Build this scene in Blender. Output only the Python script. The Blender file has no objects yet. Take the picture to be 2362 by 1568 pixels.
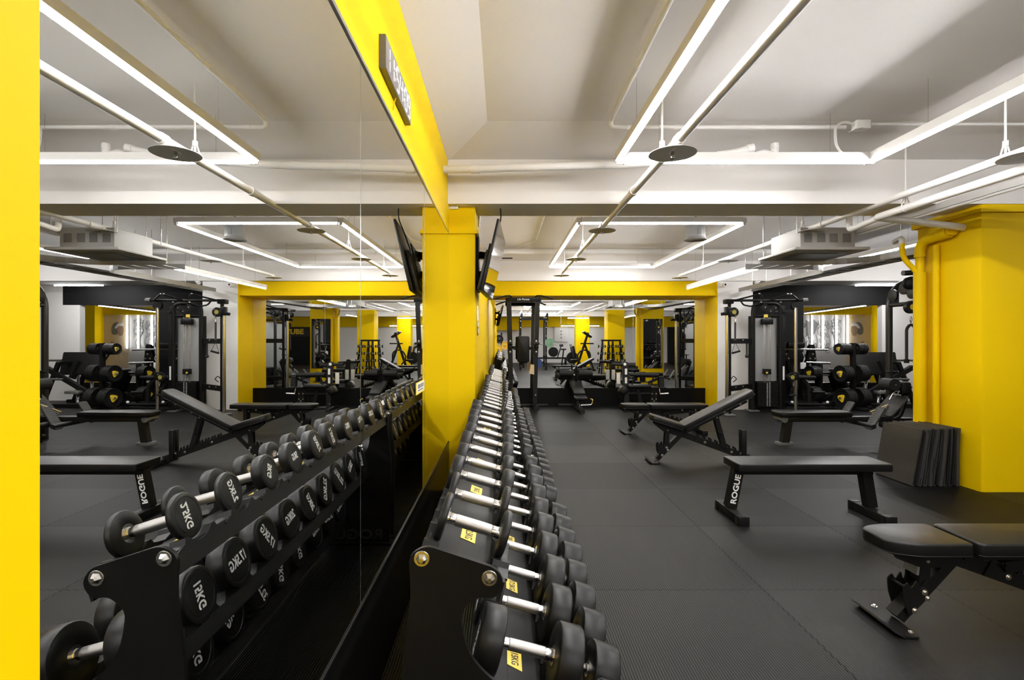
import bpy, bmesh, math, random
from mathutils import Vector as V, Matrix as Mx
random.seed(7)
SC = bpy.context.scene
COL = SC.collection
PI = math.pi
def rad(a): return a*PI/180
def T(x, y, z): return Mx.Translation((x, y, z))
def R(ax, deg): return Mx.Rotation(rad(deg), 4, ax)

# ---------------------------------------------------------------- materials
def nodemat(name):
    m = bpy.data.materials.new(name); m.use_nodes = True
    nt = m.node_tree
    return m, nt, nt.nodes['Principled BSDF']
def mat(name, col, rough=.5, metal=0, bump=0, bscale=200, var=0, vscale=3, spec=.5, aniso=None, coat=0):
    m, nt, b = nodemat(name)
    b.inputs['Base Color'].default_value = (*col, 1)
    b.inputs['Roughness'].default_value = rough
    b.inputs['Metallic'].default_value = metal
    b.inputs['Specular IOR Level'].default_value = spec
    if coat: b.inputs['Coat Weight'].default_value = coat; b.inputs['Coat Roughness'].default_value = .15
    tc = nt.nodes.new('ShaderNodeTexCoord')
    if var:
        n = nt.nodes.new('ShaderNodeTexNoise'); n.inputs['Scale'].default_value = vscale; n.inputs['Detail'].default_value = 4
        nt.links.new(tc.outputs['Object'], n.inputs['Vector'])
        mr = nt.nodes.new('ShaderNodeMapRange'); mr.inputs['To Min'].default_value = 1-var; mr.inputs['To Max'].default_value = 1+var
        nt.links.new(n.outputs['Fac'], mr.inputs['Value'])
        mx = nt.nodes.new('ShaderNodeVectorMath'); mx.operation = 'SCALE'; mx.inputs[0].default_value = col
        nt.links.new(mr.outputs['Result'], mx.inputs['Scale']); nt.links.new(mx.outputs['Vector'], b.inputs['Base Color'])
    if bump:
        n = nt.nodes.new('ShaderNodeTexNoise'); n.inputs['Scale'].default_value = bscale; n.inputs['Detail'].default_value = 3
        nt.links.new(tc.outputs['Object'], n.inputs['Vector'])
        bp = nt.nodes.new('ShaderNodeBump'); bp.inputs['Strength'].default_value = bump; bp.inputs['Distance'].default_value = .002
        nt.links.new(n.outputs['Fac'], bp.inputs['Height']); nt.links.new(bp.outputs['Normal'], b.inputs['Normal'])
    return m
def emis(name, col, s):
    m, nt, b = nodemat(name)
    b.inputs['Base Color'].default_value = (0.8, .8, .8, 1)
    b.inputs['Emission Color'].default_value = (*col, 1); b.inputs['Emission Strength'].default_value = s
    return m
def floor_mat():
    m, nt, b = nodemat('rubber_mat')
    N = nt.nodes.new; L = nt.links.new
    tc = N('ShaderNodeTexCoord'); sp = N('ShaderNodeSeparateXYZ'); L(tc.outputs['Object'], sp.inputs[0])
    def math_(op, a, bb=None, c=None):
        n = N('ShaderNodeMath'); n.operation = op
        for i, v in enumerate((a, bb, c)):
            if v is None: continue
            if isinstance(v, (int, float)): n.inputs[i].default_value = v
            else: L(v, n.inputs[i])
        return n.outputs[0]
    x, y = sp.outputs['X'], sp.outputs['Y']
    # fine ribs running along the room
    rib = math_('SINE', math_('MULTIPLY', x, 2*PI/.0125))
    rib = math_('MULTIPLY_ADD', rib, .5, .5)
    # tiles of one metre, alternate ones carry a slightly different surface
    u = math_('SUBTRACT', x, .01); v = math_('SUBTRACT', y, -.07)
    iu, iv = math_('FLOOR', u), math_('FLOOR', v)
    cb = N('ShaderNodeCombineXYZ'); L(iu, cb.inputs[0]); L(iv, cb.inputs[1])
    wn = N('ShaderNodeTexWhiteNoise'); wn.noise_dimensions = '2D'; L(cb.outputs[0], wn.inputs['Vector'])
    # interlocking seams: a toothed line at every tile edge
    ty = math_('GREATER_THAN', math_('SINE', math_('MULTIPLY', y, 2*PI/.05)), 0)
    tx = math_('GREATER_THAN', math_('SINE', math_('MULTIPLY', x, 2*PI/.05)), 0)
    du = math_('ABSOLUTE', math_('SUBTRACT', math_('ABSOLUTE', math_('SUBTRACT', math_('FRACT', math_('ADD', u, math_('MULTIPLY', ty, .008))), .5)), .5))
    dv = math_('ABSOLUTE', math_('SUBTRACT', math_('ABSOLUTE', math_('SUBTRACT', math_('FRACT', math_('ADD', v, math_('MULTIPLY', tx, .008))), .5)), .5))
    seam = math_('LESS_THAN', math_('MINIMUM', du, dv), .0022)
    ns = N('ShaderNodeTexNoise'); ns.inputs['Scale'].default_value = 1.7; ns.inputs['Detail'].default_value = 5
    L(tc.outputs['Object'], ns.inputs['Vector'])
    val = math_('MULTIPLY_ADD', wn.outputs['Value'], .0035, .0042)
    val = math_('MULTIPLY', val, math_('MULTIPLY_ADD', ns.outputs['Fac'], .5, .75))
    val = math_('MULTIPLY', val, math_('MULTIPLY_ADD', rib, .9, .50))
    val = math_('MULTIPLY', val, math_('MULTIPLY_ADD', seam, -.75, 1))
    cc = N('ShaderNodeCombineColor'); L(val, cc.inputs[0]); L(math_('MULTIPLY', val, .965), cc.inputs[1]); L(math_('MULTIPLY', val, .93), cc.inputs[2])
    L(cc.outputs[0], b.inputs['Base Color'])
    b.inputs['Roughness'].default_value = .5
    sp_ = math_('MULTIPLY', math_('MULTIPLY_ADD', wn.outputs['Value'], .12, .17), math_('MULTIPLY_ADD', rib, .9, .5))
    L(math_('MULTIPLY', sp_, math_('MULTIPLY_ADD', seam, -.85, 1)), b.inputs['Specular IOR Level'])
    bp = N('ShaderNodeBump'); bp.inputs['Strength'].default_value = .35; bp.inputs['Distance'].default_value = .002
    L(math_('SUBTRACT', rib, math_('MULTIPLY', seam, 2)), bp.inputs['Height']); L(bp.outputs['Normal'], b.inputs['Normal'])
    return m
def knurl_mat():
    m, nt, b = nodemat('knurled_steel')
    b.inputs['Base Color'].default_value = (.44, .425, .41, 1); b.inputs['Metallic'].default_value = 1; b.inputs['Roughness'].default_value = .4
    tc = nt.nodes.new('ShaderNodeTexCoord')
    ck = nt.nodes.new('ShaderNodeTexVoronoi'); ck.inputs['Scale'].default_value = 700
    nt.links.new(tc.outputs['Object'], ck.inputs['Vector'])
    bp = nt.nodes.new('ShaderNodeBump'); bp.inputs['Strength'].default_value = .25; bp.inputs['Distance'].default_value = .001
    nt.links.new(ck.outputs['Distance'], bp.inputs['Height']); nt.links.new(bp.outputs['Normal'], b.inputs['Normal'])
    return m
YEL = (.775, .52, .0008)
M = dict(
    yellow=mat('yellow_paint', YEL, .5, bump=.12, bscale=60, var=.03, vscale=2, spec=.08),
    white=mat('white_paint', (.80, .78, .765), .6, bump=.1, bscale=40, var=.02),
    ceil=mat('ceiling_paint', (.76, .735, .72), .75, bump=.15, bscale=25, var=.03, vscale=1.2),
    pipe=mat('white_pipe_enamel', (.78, .765, .75), .35),
    floor=floor_mat(),
    steel=mat('black_powder_coat', (.0055, .0052, .005), .45, spec=.2, bump=.08, bscale=500),
    satin=mat('dark_grey_tube', (.011, .0105, .010), .35, spec=.35),
    wallblk=mat('black_wall_paint', (.009, .009, .0095), .6, var=.05, spec=.2),
    plinth=mat('black_gloss_board', (.006, .006, .006), .25, spec=.15),
    vinyl=mat('black_vinyl', (.0065, .006, .0057), .37, bump=.10, bscale=450, spec=.26),
    foam=mat('black_foam', (.009, .009, .009), .6, spec=.3),
    rubber=mat('black_urethane', (.008, .0077, .0075), .38, bump=.06, bscale=350, spec=.27),
    tray=mat('dark_tray_enamel', (.013, .0125, .012), .45, spec=.22),
    plast=mat('black_plastic', (.006, .006, .006), .4, spec=.25),
    greyp=mat('grey_plastic', (.12, .12, .12), .4),
    chrome=mat('chrome', (.72, .71, .70), .18, 1),
    alu=mat('brushed_aluminium', (.55, .54, .53), .3, 1, var=.05),
    knurl=knurl_mat(),
    bolt=mat('zinc_bolt', (.60, .58, .55), .25, 1, var=.08, vscale=90),
    mirror=mat('mirror_silver', (.87, .88, .87), .0, 1),
    edge=mat('glass_edge', (.70, .74, .72), .15, 1),
    led=emis('led_tube', (1, .988, .985), 66), leddim=emis('led_tube_dimmed', (1, .985, .965), 19), ledmid=emis('led_tube_mid', (1, .985, .965), 32), ledlow=emis('led_tube_low', (1, .985, .965), 6),
    ledoff=mat('tube_off', (.85, .85, .84), .25),
    house=mat('strip_housing', (.60, .585, .565), .45),
    shroud=mat('grey_perspex', (.36, .36, .355), .28, var=.05, vscale=2),
    stick=mat('yellow_sticker', (.88, .66, .09), .4),
    ink=mat('white_ink', (.80, .79, .77), .5),
    inkb=mat('black_ink', (.02, .02, .02), .5),
    inky=mat('yellow_ink', (.80, .55, .02), .5),
    screen=mat('tv_glass', (.006, .006, .007), .05, spec=.8),
    clockface=mat('clock_face', (.20, .19, .185), .35),
    clockdig=emis('clock_digit', (.95, .95, 1), .28),
    galv=mat('galvanised_tray', (.33, .325, .32), .38, .7, var=.08, vscale=6),
    lampin=mat('disc_underside', (.58, .57, .56), .45),
    mats=mat('mat_vinyl', (.034, .033, .032), .45, bump=.4, bscale=14, spec=.45),
    green=mat('green_plate', (.20, .34, .24), .5), ylp=mat('yellow_plate', (.78, .47, .03), .45), blue=mat('blue_plate', (.03, .07, .22), .5),
    beige=mat('beige_paint', (.62, .50, .33), .6), line=mat('grey_line_paint', (.16, .16, .16), .6), skin=mat('brown_paint', (.36, .25, .17), .6),
    tread=mat('tread_rubber', (.035, .034, .033), .5), acbody=mat('unit_casing', (.36, .355, .35), .5), drum=mat('drum_grey', (.16, .158, .155), .45), emb=mat('emblem_yellow', (.34, .29, .05), .5), mural=mat('mural_paper', (.58, .575, .57), .7),
    rope=mat('black_rope', (.015, .015, .015), .7, bump=.6, bscale=90),
)

# ---------------------------------------------------------------- mesh builder
class MB:
    def __init__(s, m=None): s.v = []; s.f = []; s.m = m or Mx.Identity(4)
    def add(s, vs, fs):
        o = len(s.v); s.v += [s.m @ V(p) for p in vs]; s.f += [[i+o for i in f] for f in fs]; return s
    def box(s, x0, x1, y0, y1, z0, z1, mx=None):
        vs = [V((x, y, z)) for x in (x0, x1) for y in (y0, y1) for z in (z0, z1)]
        if mx: vs = [mx @ p for p in vs]
        return s.add(vs, [(0, 1, 3, 2), (4, 6, 7, 5), (0, 4, 5, 1), (2, 3, 7, 6), (0, 2, 6, 4), (1, 5, 7, 3)])
    def bm(s, b, mx=None):
        b.verts.index_update()
        return s.add([(mx @ q.co) if mx else q.co.copy() for q in b.verts], [[q.index for q in f.verts] for f in b.faces])
    def rbox(s, x0, x1, y0, y1, z0, z1, r=.01, seg=2, mx=None):
        b = bmesh.new(); bmesh.ops.create_cube(b, size=1)
        for q in b.verts: q.co = V(((x0+x1)/2+q.co.x*(x1-x0), (y0+y1)/2+q.co.y*(y1-y0), (z0+z1)/2+q.co.z*(z1-z0)))
        r = min(r, (x1-x0)*.49, (y1-y0)*.49, (z1-z0)*.49)
        bmesh.ops.bevel(b, geom=b.edges[:], offset=r, segments=seg, affect='EDGES', profile=.5, clamp_overlap=True)
        s.bm(b, mx); b.free(); return s
    def poly(s, pts, z0, z1, mx=None, bev=0, seg=3):
        """polygon in local xy extruded z0..z1, optionally with rounded rims"""
        b = bmesh.new(); n = len(pts)
        lo = [b.verts.new((p[0], p[1], z0)) for p in pts]; hi = [b.verts.new((p[0], p[1], z1)) for p in pts]
        b.faces.new(lo[::-1]); b.faces.new(hi)
        for i in range(n): b.faces.new((lo[i], lo[(i+1) % n], hi[(i+1) % n], hi[i]))
        bmesh.ops.recalc_face_normals(b, faces=b.faces[:])
        if bev:
            es = [e for e in b.edges if abs(e.verts[0].co.z-e.verts[1].co.z) < 1e-6]
            bmesh.ops.bevel(b, geom=es, offset=bev, segments=seg, affect='EDGES', profile=.5, clamp_overlap=True)
        s.bm(b, mx); b.free(); return s
    def tube(s, p, q, r, seg=12, r2=None, cap=True):
        p, q = V(p), V(q); r2 = r if r2 is None else r2
        d = (q-p).normalized(); a = d.orthogonal().normalized(); c = d.cross(a)
        vs = []
        for (o, rr) in ((p, r), (q, r2)):
            vs += [o+(a*math.cos(2*PI*k/seg)+c*math.sin(2*PI*k/seg))*rr for k in range(seg)]
        fs = [(k, (k+1) % seg, seg+(k+1) % seg, seg+k) for k in range(seg)]
        if cap: fs += [tuple(range(seg))[::-1], tuple(range(seg, 2*seg))]
        return s.add(vs, fs)
    def beam(s, p, q, w, h, up=(0, 0, 1)):
        """rectangular tube p->q; w across, h along up"""
        p, q = V(p), V(q); d = (q-p).normalized(); up = V(up)
        if abs(d.dot(up)) > .98: up = V((0, 1, 0))
        a = d.cross(up).normalized(); c = a.cross(d)
        vs = [o+a*(i*w/2)+c*(j*h/2) for o in (p, q) for (i, j) in ((-1, -1), (1, -1), (1, 1), (-1, 1))]
        return s.add(vs, [(3, 2, 1, 0), (4, 5, 6, 7)]+[(k, (k+1) % 4, 4+(k+1) % 4, 4+k) for k in range(4)])
    def path(s, pts, r, bend=.05, seg=10, closed=False):
        P = [V(p) for p in pts]; out = [P[0]]
        for i in range(1, len(P)-1):
            a, b, c = P[i-1], P[i], P[i+1]
            t = min(bend, (a-b).length*.48, (c-b).length*.48)
            p0, p2 = b+(a-b).normalized()*t, b+(c-b).normalized()*t
            for k in range(5):
                w = k/4; out.append(p0*(1-w)**2+b*2*w*(1-w)+p2*w*w)
        out.append(P[-1])
        rings = []; a = None
        for i, p in enumerate(out):
            d = ((out[min(i+1, len(out)-1)]-p).normalized()+(p-out[max(i-1, 0)]).normalized())
            d = d.normalized() if d.length > 1e-6 else V((0, 0, 1))
            a = d.orthogonal() if a is None else a-d*a.dot(d)
            a = a.normalized(); c = d.cross(a)
            rings.append([p+(a*math.cos(2*PI*k/seg)+c*math.sin(2*PI*k/seg))*r for k in range(seg)])
        vs = [q for g in rings for q in g]; fs = []
        for i in range(len(rings)-1):
            for k in range(seg): fs.append((i*seg+k, i*seg+(k+1) % seg, (i+1)*seg+(k+1) % seg, (i+1)*seg+k))
        fs += [tuple(range(seg))[::-1], tuple(range((len(rings)-1)*seg, len(rings)*seg))]
        return s.add(vs, fs)
    def lathe(s, prof, mx=None, seg=24):
        """profile (radius, height) turned about local z"""
        vs, fs = [], []; n = len(prof)
        for k in range(seg):
            a = 2*PI*k/seg
            vs += [V((r*math.cos(a), r*math.sin(a), h)) for r, h in prof]
        for k in range(seg):
            k2 = (k+1) % seg
            for i in range(n-1):
                fs.append((k*n+i, k2*n+i, k2*n+i+1, k*n+i+1))
        if prof[0][0] > 0: fs.append(tuple(k*n for k in range(seg))[::-1])
        if prof[-1][0] > 0: fs.append(tuple(k*n+n-1 for k in range(seg)))
        if mx: vs = [mx @ p for p in vs]
        return s.add(vs, fs)
    def ball(s, c, r, seg=12):
        return s.lathe([(max(r*math.sin(PI*k/8), .0), -r*math.cos(PI*k/8)) for k in range(9)], T(*c), seg)
    def mesh(s, name, m, sharp=35):
        me = bpy.data.meshes.new(name)
        me.from_pydata([tuple(p) for p in s.v], [], s.f)
        b = bmesh.new(); b.from_mesh(me)
        bmesh.ops.remove_doubles(b, verts=b.verts, dist=1e-6)
        bmesh.ops.recalc_face_normals(b, faces=b.faces[:])
        b.to_mesh(me); b.free()
        me.polygons.foreach_set('use_smooth', [True]*len(me.polygons))
        me.set_sharp_from_angle(angle=rad(sharp))
        me.materials.append(M[m] if isinstance(m, str) else m)
        return me
    def pieces(s, name, m, parent=None, label=None):
        """one object for every separate piece"""
        par = list(range(len(s.v)))
        def find(a):
            while par[a] != a: par[a] = par[par[a]]; a = par[a]
            return a
        for f in s.f:
            for i in f[1:]: par[find(i)] = find(f[0])
        g = {}
        for f in s.f: g.setdefault(find(f[0]), []).append(f)
        for fs in g.values():
            ids = sorted({i for f in fs for i in f}); ix = {i: k for k, i in enumerate(ids)}
            q = MB(); q.v = [s.v[i] for i in ids]; q.f = [[ix[i] for i in f] for f in fs]
            o = q.build(name, m, parent, label)
        return o
    def build(s, name, m, parent=None, label=None, sharp=35):
        return obj(name, s.mesh(name, m, sharp), parent, label)
def obj(name, me, parent=None, label=None):
    o = bpy.data.objects.new(name, me); COL.objects.link(o)
    if parent: o.parent = parent
    if label: o['label'] = label
    return o
def tag(o, label, cat, group=None):
    o['label'] = label; o['category'] = cat
    if group: o['group'] = group
    return o
def thing(name, label, cat, loc=(0, 0, 0), rz=0, group=None):
    o = bpy.data.objects.new(name, None); COL.objects.link(o); o.empty_display_size = .05
    o.location = loc; o.rotation_euler = (0, 0, rad(rz))
    return tag(o, label, cat, group)
def struct(name, mb, m):
    o = mb.build(name, m); o['kind'] = 'structure'; return o
def dup(o, parent=None, **kw):
    """copy of a thing with its parts and sub-parts"""
    c = o.copy(); COL.objects.link(c)
    if parent is not None: c.parent = parent
    for ch in list(o.children): dup(ch, c)
    for k, v in kw.items():
        c[k] = v
    return c
_tx = {}
def text_mesh(s, size, ext=.001, bold=.0, m='ink', sx=1):
    k = (s, size, ext, bold, m, sx)
    if k not in _tx:
        cu = bpy.data.curves.new('text', 'FONT'); cu.body = s; cu.size = size; cu.extrude = ext; cu.offset = bold*size
        cu.align_x = 'CENTER'; cu.align_y = 'CENTER'; cu.resolution_u = 3
        o = bpy.data.objects.new('text', cu); COL.objects.link(o)
        bpy.context.view_layer.update()
        dg = bpy.context.evaluated_depsgraph_get()
        me = bpy.data.meshes.new_from_object(o.evaluated_get(dg))
        bpy.data.objects.remove(o)
        me.transform(Mx.Diagonal((sx, 1, 1, 1)))
        me.materials.clear(); me.materials.append(M[m]); me.name = 'lettering'
        _tx[k] = me
    return _tx[k]
def text(name, s, size, mx, parent=None, **kw):
    o = obj(name, text_mesh(s, size, **kw), parent)
    o.matrix_local = mx; return o
def basis(xa, ya, org):
    xa, ya = V(xa).normalized(), V(ya).normalized(); za = xa.cross(ya)
    return Mx(((xa.x, ya.x, za.x, org[0]), (xa.y, ya.y, za.y, org[1]), (xa.z, ya.z, za.z, org[2]), (0, 0, 0, 1)))
ORD = ['first', 'second', 'third', 'fourth', 'fifth', 'sixth', 'seventh', 'eighth', 'ninth', 'tenth', 'eleventh', 'twelfth']
def fillet(pts, r, n=4):
    """round the corners of a 2D polygon; r may be a list"""
    out = []; N_ = len(pts)
    for i in range(N_):
        a, b, c = V(pts[i-1]), V(pts[i]), V(pts[(i+1) % N_])
        rr = r[i] if isinstance(r, (list, tuple)) else r
        t = min(rr, (a-b).length*.45, (c-b).length*.45)
        if t < 1e-5: out.append(tuple(b)); continue
        p0, p2 = b+(a-b).normalized()*t, b+(c-b).normalized()*t
        for k in range(n+1):
            w = k/n; q = p0*(1-w)**2+b*2*w*(1-w)+p2*w*w; out.append((q.x, q.y))
    return out
XZ = Mx(((1, 0, 0, 0), (0, 0, -1, 0), (0, 1, 0, 0), (0, 0, 0, 1)))   # local xy -> world xz, extrude towards -y
# ---------------------------------------------------------------- camera
CX, CH, F = .515, 1.43, 1181.0
cam = bpy.data.cameras.new('camera'); co = bpy.data.objects.new('camera', cam); COL.objects.link(co)
co.location = (CX, 0, CH); co.rotation_euler = (PI/2, 0, 0)
cam.sensor_width = 36; cam.lens = F/2362*36; cam.shift_x = 21/2362; cam.shift_y = -.0004
cam.clip_start = .02; cam.clip_end = 100
SC.camera = co
def at(px, py, Y):
    return V((CX+(px-1160)*Y/F, Y, CH-(py-785)*Y/F))

# ---------------------------------------------------------------- the setting
struct('floor', MB().box(-.3, 14.2, -9.7, 17.2, -.1, 0), 'floor')
struct('ceiling', MB().box(-.3, 14.2, -9.7, 17.2, 3.21, 3.35), 'ceil')
struct('wall_left', MB().box(-.2, -.007, -9.7, 17.2, 0, 3.21), 'white')
struct('wall_back', MB().box(0, 14, -9.7, -9.5, 0, 3.21), 'white')
struct('wall_right', MB().box(14, 14.2, -9.5, 17, 0, 3.21), 'white')
struct('wall_front', MB().box(-.007, 5.6, 11.08, 11.3, 0, 3.21), 'yellow')
# cross beams
YZX = Mx(((0, 0, 1, 0), (1, 0, 0, 0), (0, 1, 0, 0), (0, 0, 0, 1)))   # local xy -> world yz, extrude along x
for (y0, y1, yl0, yl1, zl) in ((4.12, 5.85, 4.75, 5.22, 2.69), (-1.15, .12, -.55, -.08, 2.69), (-6.4, -5.2, -6.0, -5.53, 2.69)):
    struct('ceiling_beam', MB().poly([(y0, 3.22), (yl0, 3.10), (yl0, zl), (yl1, zl), (yl1, 3.10), (y1, 3.22)], -.007, 14, YZX), 'ceil')
struct('ceiling_beam', MB().poly([(9.9, 3.22), (10.45, 3.04), (10.45, 2.63), (11.3, 2.63), (11.3, 3.22)], -.007, 14, YZX), 'ceil')
struct('trim_1', MB().box(.2, 4.9, 10.5, 11.079, 2.33, 2.63).box(.2, 4.9, 10.47, 10.5, 2.33, 2.345), 'yellow')
struct('ceiling_beam', MB().poly([(-.007, 3.09), (.42, 3.22), (-.007, 3.22)], -4.8, 9.5, XZ), 'ceil')
# yellow fascia over the mirror and its metal edging
struct('trim_2', MB().box(-.006, .004, .1, 4.872, 2.455, 3.09), 'yellow')
struct('trim_3', MB().box(-.006, .006, .29, 4.87, 2.44, 2.455), 'alu')
# black boards under the mirrors
struct('baseboard_left', MB().box(-.006, .003, .29, 4.87, 0, .462), 'plinth')
struct('trim_4', MB().box(-.006, .0045, .29, 4.87, .462, .4665), 'satin')
struct('baseboard_front', MB().box(.2, 4.895, 11.055, 11.08, 0, .385), 'plinth')
# columns
def column(x0, x1, y0, y1, m="yellow", cap=True, top=2.70, ch=.05):
    mb = MB().poly(fillet([(x0, y0), (x1, y0), (x1, y1), (x0, y1)], ch, 2), 0, top) if ch else MB().box(x0, x1, y0, y1, 0, top)
    if cap: mb.box(x0, x1+.022, y0-.022, y1+.022, 2.435, 2.468)
    return struct('column', mb, m)
column(-.006, .25, 4.868, 5.66, ch=0, top=2.70)
column(-.006, .25, -.5, .293, cap=False, ch=0)
struct('wall_left.001', MB().box(-.006, .2, 5.66, 11.08, 0, 2.4), 'yellow')
column(5.0, 5.74, 4.8, 5.55, cap=False, ch=.03, top=2.70)
struct('trim_5', MB().poly(fillet([(4.96, 4.76), (5.78, 4.76), (5.78, 5.59), (4.96, 5.59)], .03, 2), 2.62, 2.689), 'yellow')
column(4.98, 5.72, -.45, .29, cap=False, ch=.03)
column(4.42, 5.15, -5.9, -5.2, cap=False, ch=.03)
column(9.8, 10.5, 4.8, 5.55, cap=False, ch=.03)
# white pier beside the far mirror with its yellow return
struct('column.010', MB().box(4.9, 5.62, 10.458, 11.4, 0, 2.66), 'white')
struct('trim_6', MB().box(4.885, 4.9, 10.46, 11.08, 0, 2.63), 'yellow')
# black partition; opening and room behind stand in for a mirror's reflection
struct('wall_front.001', MB().box(5.62, 7.56, 12, 12.15, 0, 3.21).box(7.56, 9.4, 12, 12.15, 2.24, 3.21).box(9.4, 9.8, 12, 12.15, 2.24, 3.21), 'wallblk')
struct('baseboard_front.001', MB().box(7.56, 9.4, 12, 12.12, 0, .42), 'plinth')
struct('wall_front.002', MB().box(9.4, 14, 12, 12.15, 0, 2.24).box(9.8, 14, 12, 12.15, 2.24, 3.21), 'white')
struct('wall_front.003', MB().box(5.6, 14, 17, 17.2, 0, 3.21), 'white')
struct('wall_front.004', MB().box(12.72, 14, 16.6, 17, 0, 2.7), 'yellow')
struct('trim_7', MB().box(7.4, 14, 16.94, 17, 2.26, 2.5), 'yellow')
struct('wall_right.001', MB().box(5.6, 5.75, 11.4, 17, 0, 3.21), 'white')
# yellow band and box on the rear wall
struct('trim_8', MB().box(0, 14, -9.5, -9.3, 2.2, 3.21), 'yellow')
struct('trim_9', MB().box(.0, 1.5, -9.3, -8.5, 2.0, 2.75), 'yellow')
struct('wall_rear_black', MB().box(10.6, 13.9, -9.3, -9.1, 0, 2.2), 'wallblk').name = 'wall_back.001'

# ---------------------------------------------------------------- mirrors
MIRW = ['nearest the camera, ending at the first seam', 'between the two seams, behind the dumbbell rack', 'between the second seam and the yellow column']
for i, (a, b) in enumerate(((.30, 1.8525), (1.8555, 3.3585), (3.3615, 4.868))):
    t = MB().box(-.006, 0, a, b, .47, 2.44).build('wall_mirror', 'mirror')
    tag(t, 'tall wall mirror pane ' + MIRW[i], 'mirror', 'mirror panes on the left wall')
MB_seams = MB()
for y in (1.854, 3.36): MB_seams.box(-.006, .0008, y-.0016, y+.0016, .47, 2.44)
struct('trim_10', MB_seams, 'edge')
fx = [.2, 1.77, 3.33, 4.885]
for i in range(3):
    t = MB().box(fx[i]+.002, fx[i+1]-.002, 11.068, 11.076, .385, 2.33).build('wall_mirror', 'mirror')
    tag(t, 'mirror pane on the far wall ' + ['behind the dip station', 'behind the sit-up bench and torso machine', 'at the right, beside the yellow return'][i], 'mirror', 'mirror panes on the far wall')
struct('trim_11', MB().box(1.768, 1.772, 11.0665, 11.0675, .385, 2.33).box(3.328, 3.332, 11.0665, 11.0675, .385, 2.33), 'edge')
# mirror and board on the back of the right-hand column (seen in the far mirror)
t = MB().box(5.06, 5.68, 5.552, 5.565, .5, 2.1).build('wall_mirror', 'mirror'); tag(t, 'mirror hung on the back of the right yellow column', 'mirror')

# ---------------------------------------------------------------- light strips
def strip(p, q, label, lit='led', group='suspended light strips', hang=True, top=3.21, name='light_strip'):
    p, q = V(p), V(q); d = (q-p).normalized(); n = V((0, 0, 1))
    t = thing(name, label, 'strip light', (p+q)/2, 0, group)
    p, q = p-(p+q)/2, q-(p+q)/2; q = -p
    MB().beam(p+n*.036, q+n*.036, .054, .06).build('housing', 'house', t)
    MB().tube(p+d*.012, q-d*.012, .017, 8).build('tube', lit or 'ledoff', t)
    caps = MB()
    for e, s_ in ((p, 1), (q, -1)): caps.beam(e-d*.001*s_, e+d*.014*s_, .03, .042)
    caps.pieces('end_cap', 'house', t)
    if hang:
        for k in (.15, .85):
            c = p*(1-k)+q*k
            MB().tube(c+n*.07, V((c.x, c.y, top-(t.location.z))), .0018, 6).build('hanger_wire', 'bolt', t)
    return t
HS = 2.83
def rect(x0, x1, y0, y1, who, sides):
    for s_ in sides:
        a, b = dict(l=((x0, y0), (x0, y1)), r=((x1, y0), (x1, y1)), f=((x0+.03, y1), (x1-.03, y1)), n=((x0+.03, y0), (x1-.03, y0)))[s_]
        strip((*a, HS), (*b, HS), dict(l='long lit strip light on the mirror side of the ', r='long lit strip light on the column side of the ',
              f='lit strip light closing the far end of the ', n='lit strip light closing the near end of the ')[s_]+who, ('ledmid' if who[0] == 's' and s_ in 'lr' else 'leddim' if s_ in 'fn' else 'led'), group='strip lights of the '+who)
rect(1.425, 3.41, .40, 4.03, 'near ceiling rectangle', 'lrfn')  # near-end strip is unseen, added to brighten the column fronts
rect(1.43, 3.42, 6.15, 9.87, 'second ceiling rectangle', 'lrfn')
rect(1.43, 3.42, -5.0, -1.3, 'rectangle behind the camera', 'lrfn')
strip((4.10, 7.15, 2.43), (4.12, 10.0, 2.43), 'lit low strip light pointing at the yellow header', 'leddim', top=3.21)
strip((4.57, 1.6, 2.63), (4.57, 6.6, 2.63), 'unlit strip light above the thick white pipe', lit=False, top=2.9)
strip((8.1, 9.0, 2.72), (9.4, 9.0, 2.72), 'lit strip light over the right aisle before the black header')
strip((8.2, 11.2, 2.62), (9.3, 11.2, 2.62), 'lit strip light close to the black header, its lower tube')
strip((7.9, 10.6, 2.66), (8.9, 11.1, 2.70), 'slanting lit strip light close to the black header')
strip((6.6, 2.0, 2.83), (8.6, 2.0, 2.83), 'lit strip light in the right aisle beside the camera')
strip((6.6, 7.3, 2.83), (6.6, 9.9, 2.83), 'lit strip light above the weight machines')
strip((4.0, -8.6, 2.25), (6.3, -8.6, 2.25), 'lit strip light below the yellow band of the rear wall', 'leddim')
strip((6.9, -6.6, 2.6), (6.9, -2.0, 2.6), 'lit strip light in the right aisle behind the camera')
strip((3.9, -4.6, 2.55), (5.0, -4.6, 2.55), 'lit strip light before the free yellow column')
strip((9.55, 12.7, 2.28), (10.3, 16.6, 2.28), 'long lit strip light in the room standing in for a reflection', 'ledlow', top=3.21)
strip((11.6, 13.0, 2.5), (11.6, 16.0, 2.5), 'lit strip light by the yellow wall of the room standing in for a reflection', 'ledlow')

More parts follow.
